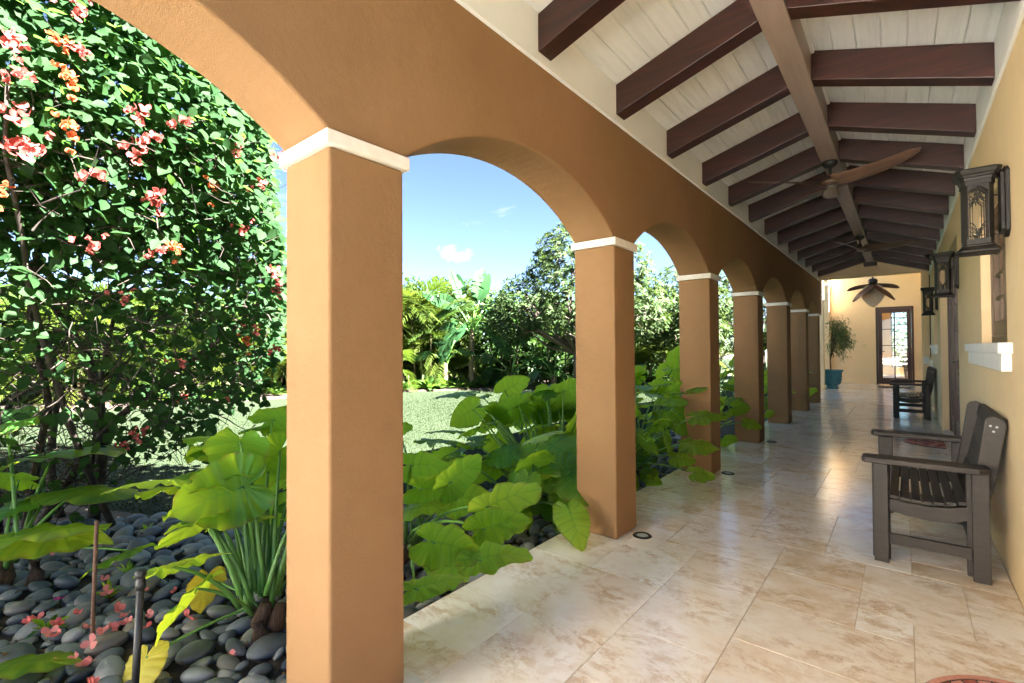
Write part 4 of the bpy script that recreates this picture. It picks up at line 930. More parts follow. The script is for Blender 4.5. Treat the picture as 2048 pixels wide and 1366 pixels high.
# ================================================================== river pebbles
RP = np.random.default_rng(8)
def pebble_mesh(seed, seg=12, rings=8):
    R = np.random.default_rng(seed); V = []; ax = R.uniform(.85, 1.15, 3); kx, ky = R.uniform(-.18, .18, 2)
    for i in range(rings+1):
        ph = PI*i/rings
        for j in range(seg):
            th = 2*PI*j/seg; x, y, z = math.sin(ph)*math.cos(th), math.sin(ph)*math.sin(th), math.cos(ph)
            e = 1+.06*math.sin(2*th+seed)+.05*math.sin(3*th+seed*2)
            V.append((x*e*ax[0]*(1+kx*y), y*e*ax[1]*(1+ky*x), z*(.96+.08*x)))
    F = [(i*seg+j, i*seg+(j+1) % seg, (i+1)*seg+(j+1) % seg, (i+1)*seg+j) for i in range(rings) for j in range(seg)]
    return np.array(V), np.array(F)
m, t, b, o = newmat('river_stone')
oi = N(t, 'ShaderNodeObjectInfo'); at = N(t, 'ShaderNodeAttribute'); at.attribute_name = 'rnd'
rv = N(t, 'ShaderNodeMath', operation='ADD'); t.links.new(oi.outputs['Random'], rv.inputs[0]); t.links.new(at.outputs['Fac'], rv.inputs[1])
fr = N(t, 'ShaderNodeMath', operation='FRACT'); t.links.new(rv.outputs[0], fr.inputs[0])
tone = ramp(t, fr.outputs[0], [(0, (.06, .07, .08)), (.35, (.11, .125, .14)), (.7, (.175, .19, .205)), (.9, (.28, .29, .29)), (1, (.22, .18, .14))])
col = mixrgb(t, mixv(t, noise(t, 9, 6), .5), tone, (.09, .095, .10)); col = mixrgb(t, ramp(t, noise(t, 60, 4), [(.62, (0, 0, 0)), (.75, (.35, .35, .35))]), col, (.3, .3, .28))
t.links.new(col, b.inputs['Base Color']); b.inputs['Roughness'].default_value = .45; b.inputs['Specular IOR Level'].default_value = .45
bump(t, b, noise(t, 70, 5), .12, .004); M['pebble'] = m
PV = [pebble_mesh(s) for s in range(5)]
PMESH = []
for V, F in PV:
    me = np_mesh('pebble', V, F); me.materials.append(m); me.polygons.foreach_set('use_smooth', [True]*len(me.polygons)); PMESH.append(me)
# positions: dart throwing with size-dependent spacing over the bed
def bed_edge_x(y): return float(np.interp(y, [-2.6, .3, .7, 1.15, 1.7, 2.6, 3.4, 8, 13.2], [-5.6, -5.3, -5.0, -4.7, -3.9, -3.35, -3.0, -2.95, -2.9]))
cell = {}; pts = []
def try_put(x, y, r, k=.80):
    i, j = int(math.floor(x/.16)), int(math.floor(y/.16))
    for a in (-1, 0, 1):
        for c in (-1, 0, 1):
            for (X, Y, R_) in cell.get((i+a, j+c), ()):
                if (X-x)**2+(Y-y)**2 < (k*(r+R_))**2: return False
    cell.setdefault((i, j), []).append((x, y, r)); pts.append((x, y, r)); return True
for r0, r1, n_ in ((.075, .105, 60), (.05, .075, 6500), (.034, .05, 14000), (.022, .034, 16000)):
    for q in range(n_):
        y = RP.uniform(-.6, 7.5) if RP.random() < .8 else RP.uniform(-.4, 2.6); xl = bed_edge_x(y)
        x = RP.uniform(xl, -1.87); r = RP.uniform(r0, r1)
        if x+r*.9 > -1.86: continue
        if y > 3.3 and x < -2.6 and RP.random() < .6: continue
        try_put(x, y, r)
pts = np.array(pts); dist = np.hypot(pts[:, 0], pts[:, 1])
# which pebbles the view can show large: in front of the lens and not far
vdir = np.array([-math.sin(YAW), math.cos(YAW)]); rdir = np.array([math.cos(YAW), math.sin(YAW)])
dep = pts[:, :2]@vdir; lat = pts[:, :2]@rdir
vis = (dep > 1.2) & (np.abs(lat/dep) < 1.1) & (H/dep*FPX < 690)
vis &= ~((lat/dep > -.478) & (lat/dep < -.222) & (pts[:, 0] < -1.6))     # behind the first column
vis &= ~((lat/dep > -.04))
order = np.argsort(np.where(vis, -pts[:, 2]/np.maximum(dep, .1), 10)); big = set(order[:300].tolist())
LABS = ['smooth dark grey river pebble lying in the bed beside the porch']
ST = {i: [] for i in range(5)}
for q, (x, y, r) in enumerate(pts):
    k = int(RP.integers(5)); rx, ry_, rz_ = r*RP.uniform(1.0, 1.25), r*RP.uniform(.72, .95), r*RP.uniform(.42, .62)
    ro = Matrix.Rotation(RP.uniform(0, 6.28), 3, 'Z') @ Matrix.Rotation(RP.normal(0, .28), 3, 'X') @ Matrix.Rotation(RP.normal(0, .28), 3, 'Y')
    z = -.085+rz_*.55+RP.uniform(-.012, .022)
    Rm = np.array(ro)*np.array([rx, ry_, rz_])
    if q in big:
        o = link('pebble', PMESH[k], None); B4 = np.eye(4); B4[:3, :3] = Rm; B4[:3, 3] = (x, y, z); o.matrix_world = Matrix(B4.tolist())
        tag(o, LABS[0], 'pebble', 'river pebbles in the bed beside the porch')
    else: ST[k].append((Rm, (x, y, z)))
VV, FF, RV, off = [], [], [], 0
for k in range(5):
    if not ST[k]: continue
    V, F = pebble_mesh(k, 9, 5); V, F = scatter(V, F, np.array([a for a, _ in ST[k]]), np.array([c for _, c in ST[k]]))
    VV.append(V); FF.append(F+off); off += len(V); RV.append(np.repeat(RP.random(len(ST[k])), len(V)//len(ST[k])))
o = link('pebbles', np_mesh('pebbles', np.concatenate(VV), np.concatenate(FF), {'rnd': np.concatenate(RV)}), M['pebble'], smooth=True); tag(o, kind='stuff')

# fallen bracts on the pebbles
def bract_mesh(seed, nb=3, size=1.0):
    R = np.random.default_rng(seed); V, F = [], []
    for b_ in range(nb):
        az = 2*PI*b_/nb+R.uniform(-.4, .4); el = R.uniform(.15, 1.0); o_ = len(V); d = np.array([math.cos(az)*math.cos(el), math.sin(az)*math.cos(el), math.sin(el)]); s_ = np.array([-math.sin(az), math.cos(az), 0]); u_ = np.cross(d, s_)
        prof = [(0, .06), (.3, .34), (.62, .40), (.85, .24), (1.0, .02)]; c0 = R.uniform(0, .2, 2)
        for f, wd in prof:
            for s in (-1, -.35, .35, 1): V.append(np.array([c0[0], c0[1], 0])*.15+size*(d*f+s_*s*wd-u_*(.22*abs(s)**1.5*wd-.16*f*f+.05*math.sin(9*f+s*3+b_))))
        for i in range(4):
            for j in range(3): F.append((o_+i*4+j, o_+i*4+j+1, o_+i*4+j+5, o_+i*4+j+4))
    return np.array(V), np.array(F)
FALL = [(-3.168, .726), (-3.031, .591), (-2.857, .594), (-3.387, .422), (-3.128, .456), (-3.222, .327), (-3.231, .294), (-3.037, .349), (-2.974, .367), (-2.919, .597), (-2.848, .501), (-2.734, .643), (-3.035, .833), (-2.832, .899), (-2.909, .987), (-2.649, .788), (-2.69, .386), (-2.692, .325), (-2.596, .403), (-2.21, .814), (-2.717, .787), (-2.85, .68), (-2.862, .54), (-4.227, .495), (-3.204, 1.15), (-2.399, 2.76), (-2.45, .40), (-3.3, .6), (-3.5, .62), (-2.95, .47), (-3.1, .38), (-2.78, .45)]
fm = []
for k in range(4):
    V, F = bract_mesh(40+k, 3+k % 3); fm.append(np_mesh('fallen_bract', V, F))
for mt in ('petal', 'magenta'):
    pass
for me in fm: me.materials.append(M['petal']); me.polygons.foreach_set('use_smooth', [True]*len(me.polygons))
for k, (x, y) in enumerate(FALL):
    me = fm[k % 4]; lab = 'faded pink bougainvillea bract fallen on the grey pebbles'; gr = 'fallen bracts on the pebbles'
    if k == 3: me = me.copy(); me.materials.clear(); me.materials.append(M['magenta']); lab = 'the one magenta bract fallen on the grey pebbles'
    o = link('fallen_bract', me, None, None, (x, y, -.012+RP.uniform(0, .012))); o.rotation_euler = (RP.normal(0, .4), RP.normal(0, .4), RP.uniform(0, 6.28)); s = RP.uniform(.027, .042); o.scale = (s, s, s*.8)
    tag(o, lab, 'fallen bract', gr)

# dry leaf litter and twigs between the pebbles
nl = 900; lx = RP.uniform(-5.2, -1.9, nl); ly = RP.uniform(-.4, 4.2, nl); okl = lx > np.array([bed_edge_x(v) for v in ly])
lx, ly = lx[okl], ly[okl]; nl = len(lx)
t_ = RP.normal(0, 1, (nl, 3))*[1, 1, .25]; n_ = RP.normal(0, .35, (nl, 3))+[0, 0, 1]
V, F = scatter([(0, 0, 0), (-.22, .4, .06), (0, .5, -.03), (.22, .4, .06), (0, 1, .05)], [(0, 2, 1), (0, 3, 2), (1, 2, 4), (2, 3, 4)], frames(t_, n_)*RP.uniform(.015, .05, (nl, 1, 1)), np.stack([lx, ly, RP.uniform(-.085, -.02, nl)], 1))
M['litter'] = leafmat('dry_leaf', (.10, .055, .025), (.22, .14, .07), (.2, .12, .05), .15, .8, rnd='attr', spec=.1)
tag(link('leaf_litter', np_mesh('leaf_litter', V, F, {'rnd': np.repeat(RP.random(nl), 5)}), M['litter']), kind='stuff')
# small weeds at the edge of the lawn and between the stones
wd = []
for k in range(3):
    R = np.random.default_rng(300+k); q = MB()
    V, F = [], []
    for j in range(14):
        a = R.uniform(0, 6.28); e = R.uniform(.3, 1.3); l = R.uniform(.4, 1); d = np.array([math.cos(a)*math.cos(e), math.sin(a)*math.cos(e), math.sin(e)]); s_ = np.array([-math.sin(a), math.cos(a), 0])*.12*l; o_ = len(V)
        V += [d*0, d*l*.5-s_, d*l*.5+s_, d*l+np.array([0, 0, -.25*l])]; F += [(o_, o_+2, o_+3, o_+1)]
    wd.append(np_mesh('weed', np.array(V), np.array(F))); wd[-1].materials.append(M['ear'])
for k, (x, y) in enumerate(((-3.35, .62), (-3.6, .75), (-3.2, .36), (-4.3, 1.0), (-4.0, .2), (-2.75, 1.35), (-3.0, 2.1), (-3.9, 1.35), (-2.5, 2.5))):
    o = link('weed', wd[k % 3], None, None, (x, y, -.06)); s = RP.uniform(.07, .14); o.scale = (s, s, s*1.2); o.rotation_euler = (0, 0, RP.uniform(0, 6))
    tag(o, 'small green weed sprouting between the grey pebbles', 'weed', 'weeds among the pebbles')

# ================================================================== bougainvillea
RG = np.random.default_rng(21)
bgn = empty('bougainvillea', (-5.0, .3, -.1)); tag(bgn, 'tall bougainvillea bush with coral flowers and bare lower stems beside the pebble bed', 'bougainvillea')
B0 = np.array([-5.0, .3, -.1])
ZS = [-.1, .2, .6, 1.0, 1.6, 2.5, 3.5, 4.6, 5.2]
def bx_front(z): return np.interp(z, ZS, [-4.75, -4.6, -4.25, -3.9, -3.42, -3.12, -3.3, -3.9, -4.6])
def by_end(x, z):                               # far end of the bush: a rounded nose that draws back towards the ground
    e = np.interp(z, [-.1, .2, .6, 1.0, 1.5, 2.2, 3.5, 5], [.75, 1.0, 1.25, 1.42, 1.45, 1.36, 1.2, .8])
    return e+np.clip(-3.1-x, 0, 2)*np.interp(z, [.2, .6, 1.2, 2], [.02, .12, .40, .46])
# stems
stm = MB(); tips = []
for k in range(16):
    x, y = RG.uniform(-5.4, -4.5), RG.uniform(-1.1, .95)
    p = [np.array([x, y, -.15])]; d = np.array([RG.normal(.05, .15), RG.normal(0, .18), 1.0]); n_ = 9
    for i in range(n_):
        d = d+RG.normal(0, .16, 3)*[1, 1, .3]+[.03*i*.25, .0, 0]; d /= np.linalg.norm(d); p.append(p[-1]+d*.36)
    r0 = RG.uniform(.022, .05)
    stm.tube([q-B0 for q in p], list(np.linspace(r0, .008, len(p))), 7)
    for i in range(2, len(p)): tips.append((p[i], d))
stm.build('stem', M['twig'], bgn, smooth=True)['kind'] = 'stuff'
tw = MB()
for k in range(3200):
    y = RG.uniform(-1.9, 1.75); z = RG.uniform(.0, 2.6); xf = float(bx_front(z)); x = xf-RG.exponential(.5)-.04
    if y > by_end(x, z)-.05: continue
    d = RG.normal(0, 1, 3)*[.7, 1, .8]; d[2] += RG.choice([-.5, .5]); d /= np.linalg.norm(d); L_ = RG.uniform(.18, .55)
    p = [np.array([x, y, z])]
    for i in range(4): d = d+RG.normal(0, .35, 3); d /= np.linalg.norm(d); p.append(p[-1]+d*L_/4)
    r = RG.uniform(.0022, .007); tw.tube([q-B0 for q in p], list(np.linspace(r, .0014, 5)), 4, cap=False)
tw.build('twigs', M['twig'], bgn, smooth=True)['kind'] = 'stuff'
# leaves: ovate, folded along the midrib
BLV = np.array([(0, 0, 0), (-.26, .22, .035), (-.33, .45, .05), (-.18, .78, .03), (0, 1.0, -.05), (.18, .78, .03), (.33, .45, .05), (.26, .22, .035), (0, .35, -.01), (0, .7, -.012)], float)
BLF = np.array([(0, 8, 1), (1, 8, 2), (2, 8, 9), (2, 9, 3), (3, 9, 4), (4, 9, 5), (5, 9, 6), (6, 9, 8), (6, 8, 7), (7, 8, 0)])
LP, LZ = [], []
def dens(z): return np.interp(z, [0, .5, 1.0, 1.5, 2.0, 5], [.05, .08, .13, .30, .8, 1])
n_try = 48000
z = RG.uniform(.05, 4.9, n_try); y = RG.uniform(-2.2, 2.4, n_try); dd_ = np.where(RG.random(n_try) < .6, RG.exponential(.16, n_try)-.05, RG.uniform(.1, 1.6, n_try))
x = bx_front(z)-dd_+.10*np.sin(y*3.1+z*2)+.06*np.sin(y*7+z*5)
ye = by_end(x, z); edge = np.clip((ye-y)/.25, 0, 1)
keep = (RG.random(n_try) < dens(z)*edge*np.where(y < -.9, .25, 1)) & (x > -6.2)
# extra leaves on the rounded far end
n2 = 15000; z2 = RG.uniform(.3, 4.6, n2); x2 = bx_front(z2)-RG.uniform(0, 1.7, n2); y2 = by_end(x2, z2)-RG.exponential(.22, n2)+.05
k2 = RG.random(n2) < dens(z2)*.62
P_ = np.concatenate([np.stack([x, y, z], 1)[keep], np.stack([x2, y2, z2], 1)[k2]])
# sprays hanging low to the right
for k in range(16):
    s = np.array([RG.uniform(-4.9, -3.7), RG.uniform(.6, 1.35), RG.uniform(.75, 1.35)]); d = np.array([RG.normal(.15, .2), RG.uniform(.1, .6), RG.uniform(-.7, -.1)])
    d /= np.linalg.norm(d); L_ = RG.uniform(.25, .6)
    P_ = np.concatenate([P_, s+d*np.linspace(0, L_, 16)[:, None]+RG.normal(0, .05, (16, 3))])
n_ = len(P_); toward = np.array([.75, .1, .55])
nr = toward+RG.normal(0, .42, (n_, 3)); tdir = np.stack([RG.normal(.35, .6, n_), RG.normal(0, .9, n_), RG.normal(-.55, .5, n_)], 1)
tdir -= nr*(tdir*nr).sum(1, keepdims=True)/(nr*nr).sum(1, keepdims=True)*.85
sz = RG.uniform(.046, .104, n_); Rm = frames(tdir, nr)*sz[:, None, None]
dist_ = np.linalg.norm(P_-[0, 0, H], axis=1)
depv = P_[:, :2]@vdir; latv = P_[:, :2]@rdir/np.maximum(depv, .1)
seen = (depv > .5) & (latv > -1.08) & (latv < -.48) & (np.abs(P_[:, 2]-H)/np.maximum(depv, .1) < .74)
front = np.where(seen, sz/np.maximum(dist_, .1)*np.where(bx_front(P_[:, 2])-P_[:, 0] < .12, 1, .3), 0)
near = set(np.argsort(-front)[:298].tolist()); far = np.array([i for i in range(n_) if i not in near])
V, F = scatter(BLV, BLF, Rm[far], P_[far]-B0)
o = link('leaves', np_mesh('leaves', V, F, {'rnd': np.repeat(RG.random(len(far)), len(BLV))}), M['boug'], bgn, smooth=True); o['kind'] = 'stuff'
bme = np_mesh('leaf', BLV, BLF); bme.materials.append(M['bougo']); bme.polygons.foreach_set('use_smooth', [True]*len(bme.polygons))
for i in near:
    o = link('leaf', bme, None, bgn); B4 = np.eye(4); B4[:3, :3] = Rm[i]; B4[:3, 3] = P_[i]-B0; o.matrix_local = Matrix(B4.tolist())
# dense inner foliage behind the outer leaves, coloured darker to stand in for shade
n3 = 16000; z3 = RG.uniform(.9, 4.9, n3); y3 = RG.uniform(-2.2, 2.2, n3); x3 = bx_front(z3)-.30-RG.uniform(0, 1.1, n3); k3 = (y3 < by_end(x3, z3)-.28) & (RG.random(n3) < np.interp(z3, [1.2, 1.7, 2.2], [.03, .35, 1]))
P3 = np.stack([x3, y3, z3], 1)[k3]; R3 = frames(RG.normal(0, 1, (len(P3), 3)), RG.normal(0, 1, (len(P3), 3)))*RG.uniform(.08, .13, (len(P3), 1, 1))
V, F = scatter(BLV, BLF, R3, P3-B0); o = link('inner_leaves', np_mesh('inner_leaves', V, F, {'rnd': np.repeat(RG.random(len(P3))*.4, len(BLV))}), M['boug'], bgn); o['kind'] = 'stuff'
# flower sprays
FLW = [(-3.09, 0.19, 2.65, 1.6), (-3.14, 0.43, 2.93, 1.3), (-3.11, 0.39, 2.75, 0.7), (-3.06, 0.24, 2.5, 1), (-3.1, 0.22, 2.34, 1.3), (-3.15, 0.21, 2.2, 1.5), (-3.15, 0.29, 2.19, 1.8), (-3.1, 0.4, 2.34, 1), (-3.16, 0.51, 2.15, 1.2), (-3.11, 0.66, 2.32, 1.3), (-3.18, 0.77, 2.11, 1.4), (-3.28, 0.51, 1.81, 1), (-3.14, 1.03, 2.24, 0.7), (-3.11, 1.28, 2.31, 0.7), (-3.06, 1.13, 2.47, 0.8), (-3.05, 1.37, 2.48, 0.9), (-3.21, 1.22, 2.02, 0.8), (-3.26, 0.89, 1.86, 0.6), (-3.27, 0.81, 1.84, 0.6), (-3.29, 1.45, 1.79, 0.7), (-3.32, 1.47, 1.69, 0.6), (-3.51, 1.4, 1.4, 0.7), (-3.55, 1.37, 1.35, 0.5), (-3.06, 0.86, 2.52, 0.9), (-3.05, 0.66, 2.49, 0.7), (-3.1, 0.42, 2.73, 0.8), (-3.38, 0.66, 1.56, 0.5), (-3.21, 0.2, 2.02, 1), (-3.61, 1.6, 1.28, 0.5), (-4.11, 0.9, 0.7, 0.6), (-4.17, 0.82, 0.63, 0.5), (-3.69, 1.02, 1.18, 0.5), (-3.07, 0.39, 2.56, 0.9), (-3.08, 0.73, 2.4, 0.6)]
def spray(seed, mt):
    R = np.random.default_rng(seed); VV, FF, o_ = [], [], 0
    for k in range(9):
        V, F = bract_mesh(seed*20+k, 3, R.uniform(.55, .9)); a, e = R.uniform(0, 6.28), R.uniform(-.2, 1.5)
        Rk = np.array(Matrix.Rotation(a, 3, 'Z') @ Matrix.Rotation(e, 3, 'X')); c = np.array([R.normal(0, .75), R.normal(0, .75), R.normal(.25, .4)])
        VV.append(V@Rk.T+c); FF.append(F+o_); o_ += len(V)
    me = np_mesh('flower_spray', np.concatenate(VV), np.concatenate(FF)); me.materials.append(M[mt]); me.polygons.foreach_set('use_smooth', [True]*len(me.polygons)); return me
SPR_ = [spray(1, 'bract'), spray(2, 'bract'), spray(3, 'bracta'), spray(4, 'bract'), spray(5, 'bract')]
for k, (x, y, z, s) in enumerate(FLW):
    o = link('flower_spray', SPR_[k % 5], None, bgn, (x+.03-B0[0], y-B0[1], z-B0[2])); q = .030+.013*s
    o.scale = (q, q, q); o.rotation_euler = (RG.normal(0, .4), 1.2+RG.normal(0, .3), RG.uniform(-.5, .5))

# ================================================================== palms and shrubs along the far side of the lawn
def frond_mesh(seed, mat, n_=34, L_=1.7, droop=.55, ll=.42, lw=.030):
    R = np.random.default_rng(seed); V, F = [], []
    def rach(s): return np.array([0, L_*s*(1-.12*s), L_*(.55*s-.0*s*s)-droop*L_*s*s*1.1])
    q = MB().tube([rach(s) for s in np.linspace(0, 1, 9)], list(np.linspace(.016, .003, 9)), 4, cap=False)
    V = list(map(np.array, q.v)); F = [f for f in q.f]
    tri = [(f[0], f[1], f[2], f[3]) for f in F]; F = tri
    for i in range(n_):
        s = .14+.86*i/(n_-1); b_ = rach(s); t = rach(min(1, s+.02))-rach(s-.02); t /= np.linalg.norm(t)
        for sd in (-1, 1):
            l = ll*(.55+.75*math.sin(PI*min(1, s*.95+.03)))*R.uniform(.85, 1.1); d = np.array([sd*1.0, 0, .42])+t*(.55+.7*s); d /= np.linalg.norm(d)
            d = d+R.normal(0, .05, 3); w_ = np.cross(d, [0, 0, 1]); w_ = w_/np.linalg.norm(w_)*lw*.5; o_ = len(V)
            m_ = b_+d*l*.55; e_ = b_+d*l*.95+np.array([0, 0, -.22*l])
            V += [b_-w_*.5, b_+w_*.5, m_+w_, m_-w_, e_+w_*.15, e_-w_*.15]; F += [(o_, o_+1, o_+2, o_+3), (o_+3, o_+2, o_+4, o_+5)]
    me = np_mesh('frond', np.array(V), np.array(F)); me.materials.append(M[mat]); return me
FR = {m_: [frond_mesh(s, m_, droop=.35+.25*s) for s in range(3)] for m_ in ('frond', 'frondshade')}
RF = np.random.default_rng(31)
def palm(x, y, h, nf, mat, label, spread=1.0, canes=5, fs=1.0):
    P_ = empty('areca_palm', (x, y, -.1)); tag(P_, label, 'palm', 'palms beyond the lawn')
    for k in range(canes):
        a = RF.uniform(0, 6.28); r = RF.uniform(.05, .45)*spread; hx = RF.uniform(.08, .66)*h; lx, ly = .35*math.cos(a)*r, .35*math.sin(a)*r
        b0 = np.array([r*math.cos(a), r*math.sin(a), 0]); b1 = b0+[lx, ly, hx]
        MB().tube([b0, (b0+b1)/2+[0, 0, 0], b1], [.035, .03, .028], 7).build('cane', M['palmtrunk'], P_, smooth=True)
        for j in range(max(1, nf//canes)):
            az = RF.uniform(0, 6.28); el = RF.uniform(-.15, .75); s = RF.uniform(.75, 1.15)*fs
            o = link('frond', FR[mat][RF.integers(3)], None, P_, tuple(b1+[0, 0, RF.uniform(-.1, .1)])); o.rotation_euler = (el, RF.normal(0, .25), az); o.scale = (s, s, s)
    return P_
PALMS = [(-16.3, 2.2, 3.0, 'frond', 1.0, 'yellow green areca palm far left, seen under the bougainvillea'), (-15.8, 4.4, 3.1, 'frond', 1.0, 'areca palm beyond the lawn behind the left red pot'),
 (-15.5, 6.6, 3.0, 'frond', 1.0, 'areca palm beyond the lawn just left of the nearest column'), (-14.9, 9.0, 3.4, 'frond', 1.05, 'bright yellow green areca palm seen just right of the nearest column'),
 (-14.75, 7.9, 3.3, 'frond', 1.0, 'areca palm mostly hidden by the nearest column'), (-14.3, 9.7, 3.7, 'frond', 1.05, 'areca palm behind the right red pot'), (-13.1, 11.2, 3.5, 'frond', 1.0, 'areca palm close behind the tall white bird of paradise'),
 (-14.0, 10.3, 3.5, 'frond', 1.05, 'tall areca palm left of the white bird of paradise'), (-13.4, 12.2, 3.4, 'frond', 1.0, 'areca palm directly behind the white bird of paradise'),
 (-11.3, 13.6, 2.7, 'frondshade', .95, 'dark palm in shade under the left side of the loquat tree'), (-10.0, 14.8, 2.6, 'frondshade', .95, 'dark palm in shade below the middle of the loquat tree'),
 (-9.0, 16.4, 2.7, 'frondshade', .95, 'dark palm in shade seen just left of the second column'), (-8.2, 18.2, 2.9, 'frond', 1.0, 'palm seen between the second and third columns'),
 (-7.7, 20.5, 3.3, 'frond', 1.0, 'pale palm seen between the third and fourth columns'), (-7.0, 23.5, 3.4, 'frond', 1.0, 'farthest palm seen between the far columns')]
for x, y, h, mt, fs, lb_ in PALMS: palm(x, y, h*1.25, 36 if mt == 'frond' else 27, mt, lb_, 1.1, 9 if mt == 'frond' else 7, fs*1.2)
# a continuous dark hedge behind everything
def leaf_mass(name, parent, centres, radii, n_, ls, mat, R, flat=.0, up=.6, aspect=.42):
    V0 = [(0, 0, 0), (-aspect*.5, .45, .05), (0, .5, -.02), (aspect*.5, .45, .05), (0, 1, -.08)]; F0 = [(0, 2, 1), (0, 3, 2), (1, 2, 4), (2, 3, 4)]
    c = np.array(centres); r = np.array(radii); k = R.integers(len(c), size=n_); u = R.normal(0, 1, (n_, 3)); u /= np.linalg.norm(u, axis=1, keepdims=True)
    rr = R.uniform(.55, 1.05, (n_, 1))**.6; P = c[k]+u*r[k]*rr; nr = u*.8+[0, 0, up]+R.normal(0, .45, (n_, 3)); t = R.normal(0, 1, (n_, 3)); t[:, 2] -= .3
    t -= nr*(t*nr).sum(1, keepdims=True)/(nr*nr).sum(1, keepdims=True)*.85
    Rm = frames(t, nr)*(ls*R.uniform(.6, 1.3, (n_, 1, 1))); V, F = scatter(V0, F0, Rm, P)
    o = link(name, np_mesh(name, V, F, {'rnd': np.repeat(R.random(n_), 5)}), M[mat], parent, smooth=False); o['kind'] = 'stuff'; return o
HL = [(-18.5, -2, 3.1), (-18.0, 1.5, 3.1), (-17.4, 5, 3.2), (-16.6, 8.5, 4.0), (-15.4, 12, 4.1), (-13.2, 15.0, 3.6), (-11.2, 17.8, 3.3), (-9.8, 21.5, 3.5), (-9, 25.5, 3.6)]
hedge = empty('hedge', (-16, 10, 0)); tag(hedge, 'dense dark green hedge closing the garden behind the palms', 'hedge')
cs, rs_ = [], []
for (x, y, h), (x2, y2, h2) in zip(HL[:-1], HL[1:]):
    for f in (0, .25, .5, .75): cs.append((x+(x2-x)*f+16, y+(y2-y)*f-10, h*.48)); rs_.append((1.3, 1.3, h*.55))
leaf_mass('foliage', hedge, cs, rs_, 75000, .23, 'hedge', RF, aspect=.6)
q = MB()
for (x, y, h), (x2, y2, h2) in zip(HL[:-1], HL[1:]):
    for f in (0, .33, .66): a, b_ = x+(x2-x)*f+16, y+(y2-y)*f-10; q.tube([(a, b_, -.2), (a+RF.normal(0, .15), b_+RF.normal(0, .15), h*.5), (a+RF.normal(0, .3), b_+RF.normal(0, .3), h*.85)], [.06, .045, .02], 6)
q.build('stems', M['bark'], hedge)['kind'] = 'stuff'

# ---- white birds of paradise: fans of torn paddle leaves on ringed trunks
def paddle_mesh(seed, torn):
    R = np.random.default_rng(seed); V, F = [], []; L_ = 1.0; ns = 16
    mid = lambda s: np.array([0, L_*s, -.16*s*s+.03*s])
    cuts = set(R.choice(np.arange(2, ns-1), torn, replace=False).tolist()) if torn else set()
    for sd in (-1, 1):
        tw_ = 0; prev = None
        for i in range(ns):
            s0, s1 = i/ns, (i+1)/ns
            if i in cuts and R.random() < .75: prev = None; tw_ = R.normal(-.18, .22)
            hw = lambda s: .20*math.sin(PI*min(1, .08+s*.90))**.62+.004
            def pt(s, u): a = mid(s); w_ = hw(s)*u; return a+np.array([sd*w_*math.cos(tw_+.25), .16*w_, w_*math.sin(tw_+.25)-.55*w_*w_])
            row0 = prev if prev is not None else [len(V)+k for k in range(3)]
            if prev is None: V += [pt(s0+.004, u) for u in (.0, .5, 1)]
            row1 = [len(V)+k for k in range(3)]; V += [pt(s1-(.004 if (i+1) in cuts else 0), u) for u in (.0, .5, 1)]
            for k in range(2): F.append((row0[k], row0[k+1], row1[k+1], row1[k]))
            prev = row1
    q = MB().tube([mid(s)+[0, 0, -.006] for s in np.linspace(-.02, .96, 8)], list(np.linspace(.014, .003, 8)), 5, cap=False); o_ = len(V); V += [np.array(p) for p in q.v]; F += [tuple(i+o_ for i in f) for f in q.f]
    me = np_mesh('leaf', np.array(V), np.array(F)); me.materials.append(M['paddle']); me.polygons.foreach_set('use_smooth', [True]*len(me.polygons)); return me
PAD = [paddle_mesh(s, t_) for s, t_ in ((1, 2), (2, 5), (3, 8), (4, 4), (5, 10))]
def bird(x, y, trunk, leaves, label, seed, fanaz=.3, lean=0, size=1.25):
    R = np.random.default_rng(seed); P_ = empty('white_bird_of_paradise', (x, y, -.1)); tag(P_, label, 'bird of paradise plant', 'white birds of paradise beyond the lawn')
    top = np.array([lean, 0, trunk]); k = int(trunk/.10)+2
    MB().tube([np.array([0, 0, -.1])*(1-s)+top*s for s in np.linspace(0, 1, k)], [(.115-.03*i/k)*(1.06 if i % 2 else .97) for i in range(k)], 12).build('trunk', M['palmtrunk'], P_, smooth=True)
    for j, (ang, pl, sc_, bend) in enumerate(leaves):        # ang: lean from vertical in the fan, pl: stalk length
        d = np.array([math.sin(ang)*math.cos(fanaz), math.sin(ang)*math.sin(fanaz), math.cos(ang)]); side = R.normal(0, .12, 3); d = d+side; d /= np.linalg.norm(d)
        a = top+d*pl; t = d*1.0+np.array([0, 0, -bend]); t /= np.linalg.norm(t)
        MB().tube([top-[0, 0, .25], top+d*pl*.3, top+d*pl*.7, a+t*.05], [.045, .03, .022, .015], 7).build('stalk', M['stalk'], P_, smooth=True)
        nn = np.array([.55, -.55, .4])+R.normal(0, .6, 3); Rm = frames(t[None], nn[None])[0]*sc_*size
        o = link('leaf', PAD[R.integers(5)], None, P_); B4 = np.eye(4); B4[:3, :3] = Rm; B4[:3, 3] = a; o.matrix_local = Matrix(B4.tolist())
    return P_
bird(-11.6, 11.9, 2.05, [(a_+RF.normal(0, .07), .45+.5*math.cos(a_)+RF.uniform(-.1, .1), RF.uniform(.8, 1.08), .15+1.05*abs(a_)**1.25) for a_ in (-1.5, -1.25, -1.0, -.78, -.55, -.36, -.18, -.02, .15, .33, .52, .75, 1.0, 1.25, 1.5)], 'tall white bird of paradise with torn leaves in the middle of the nearest full arch', 3, math.radians(38))
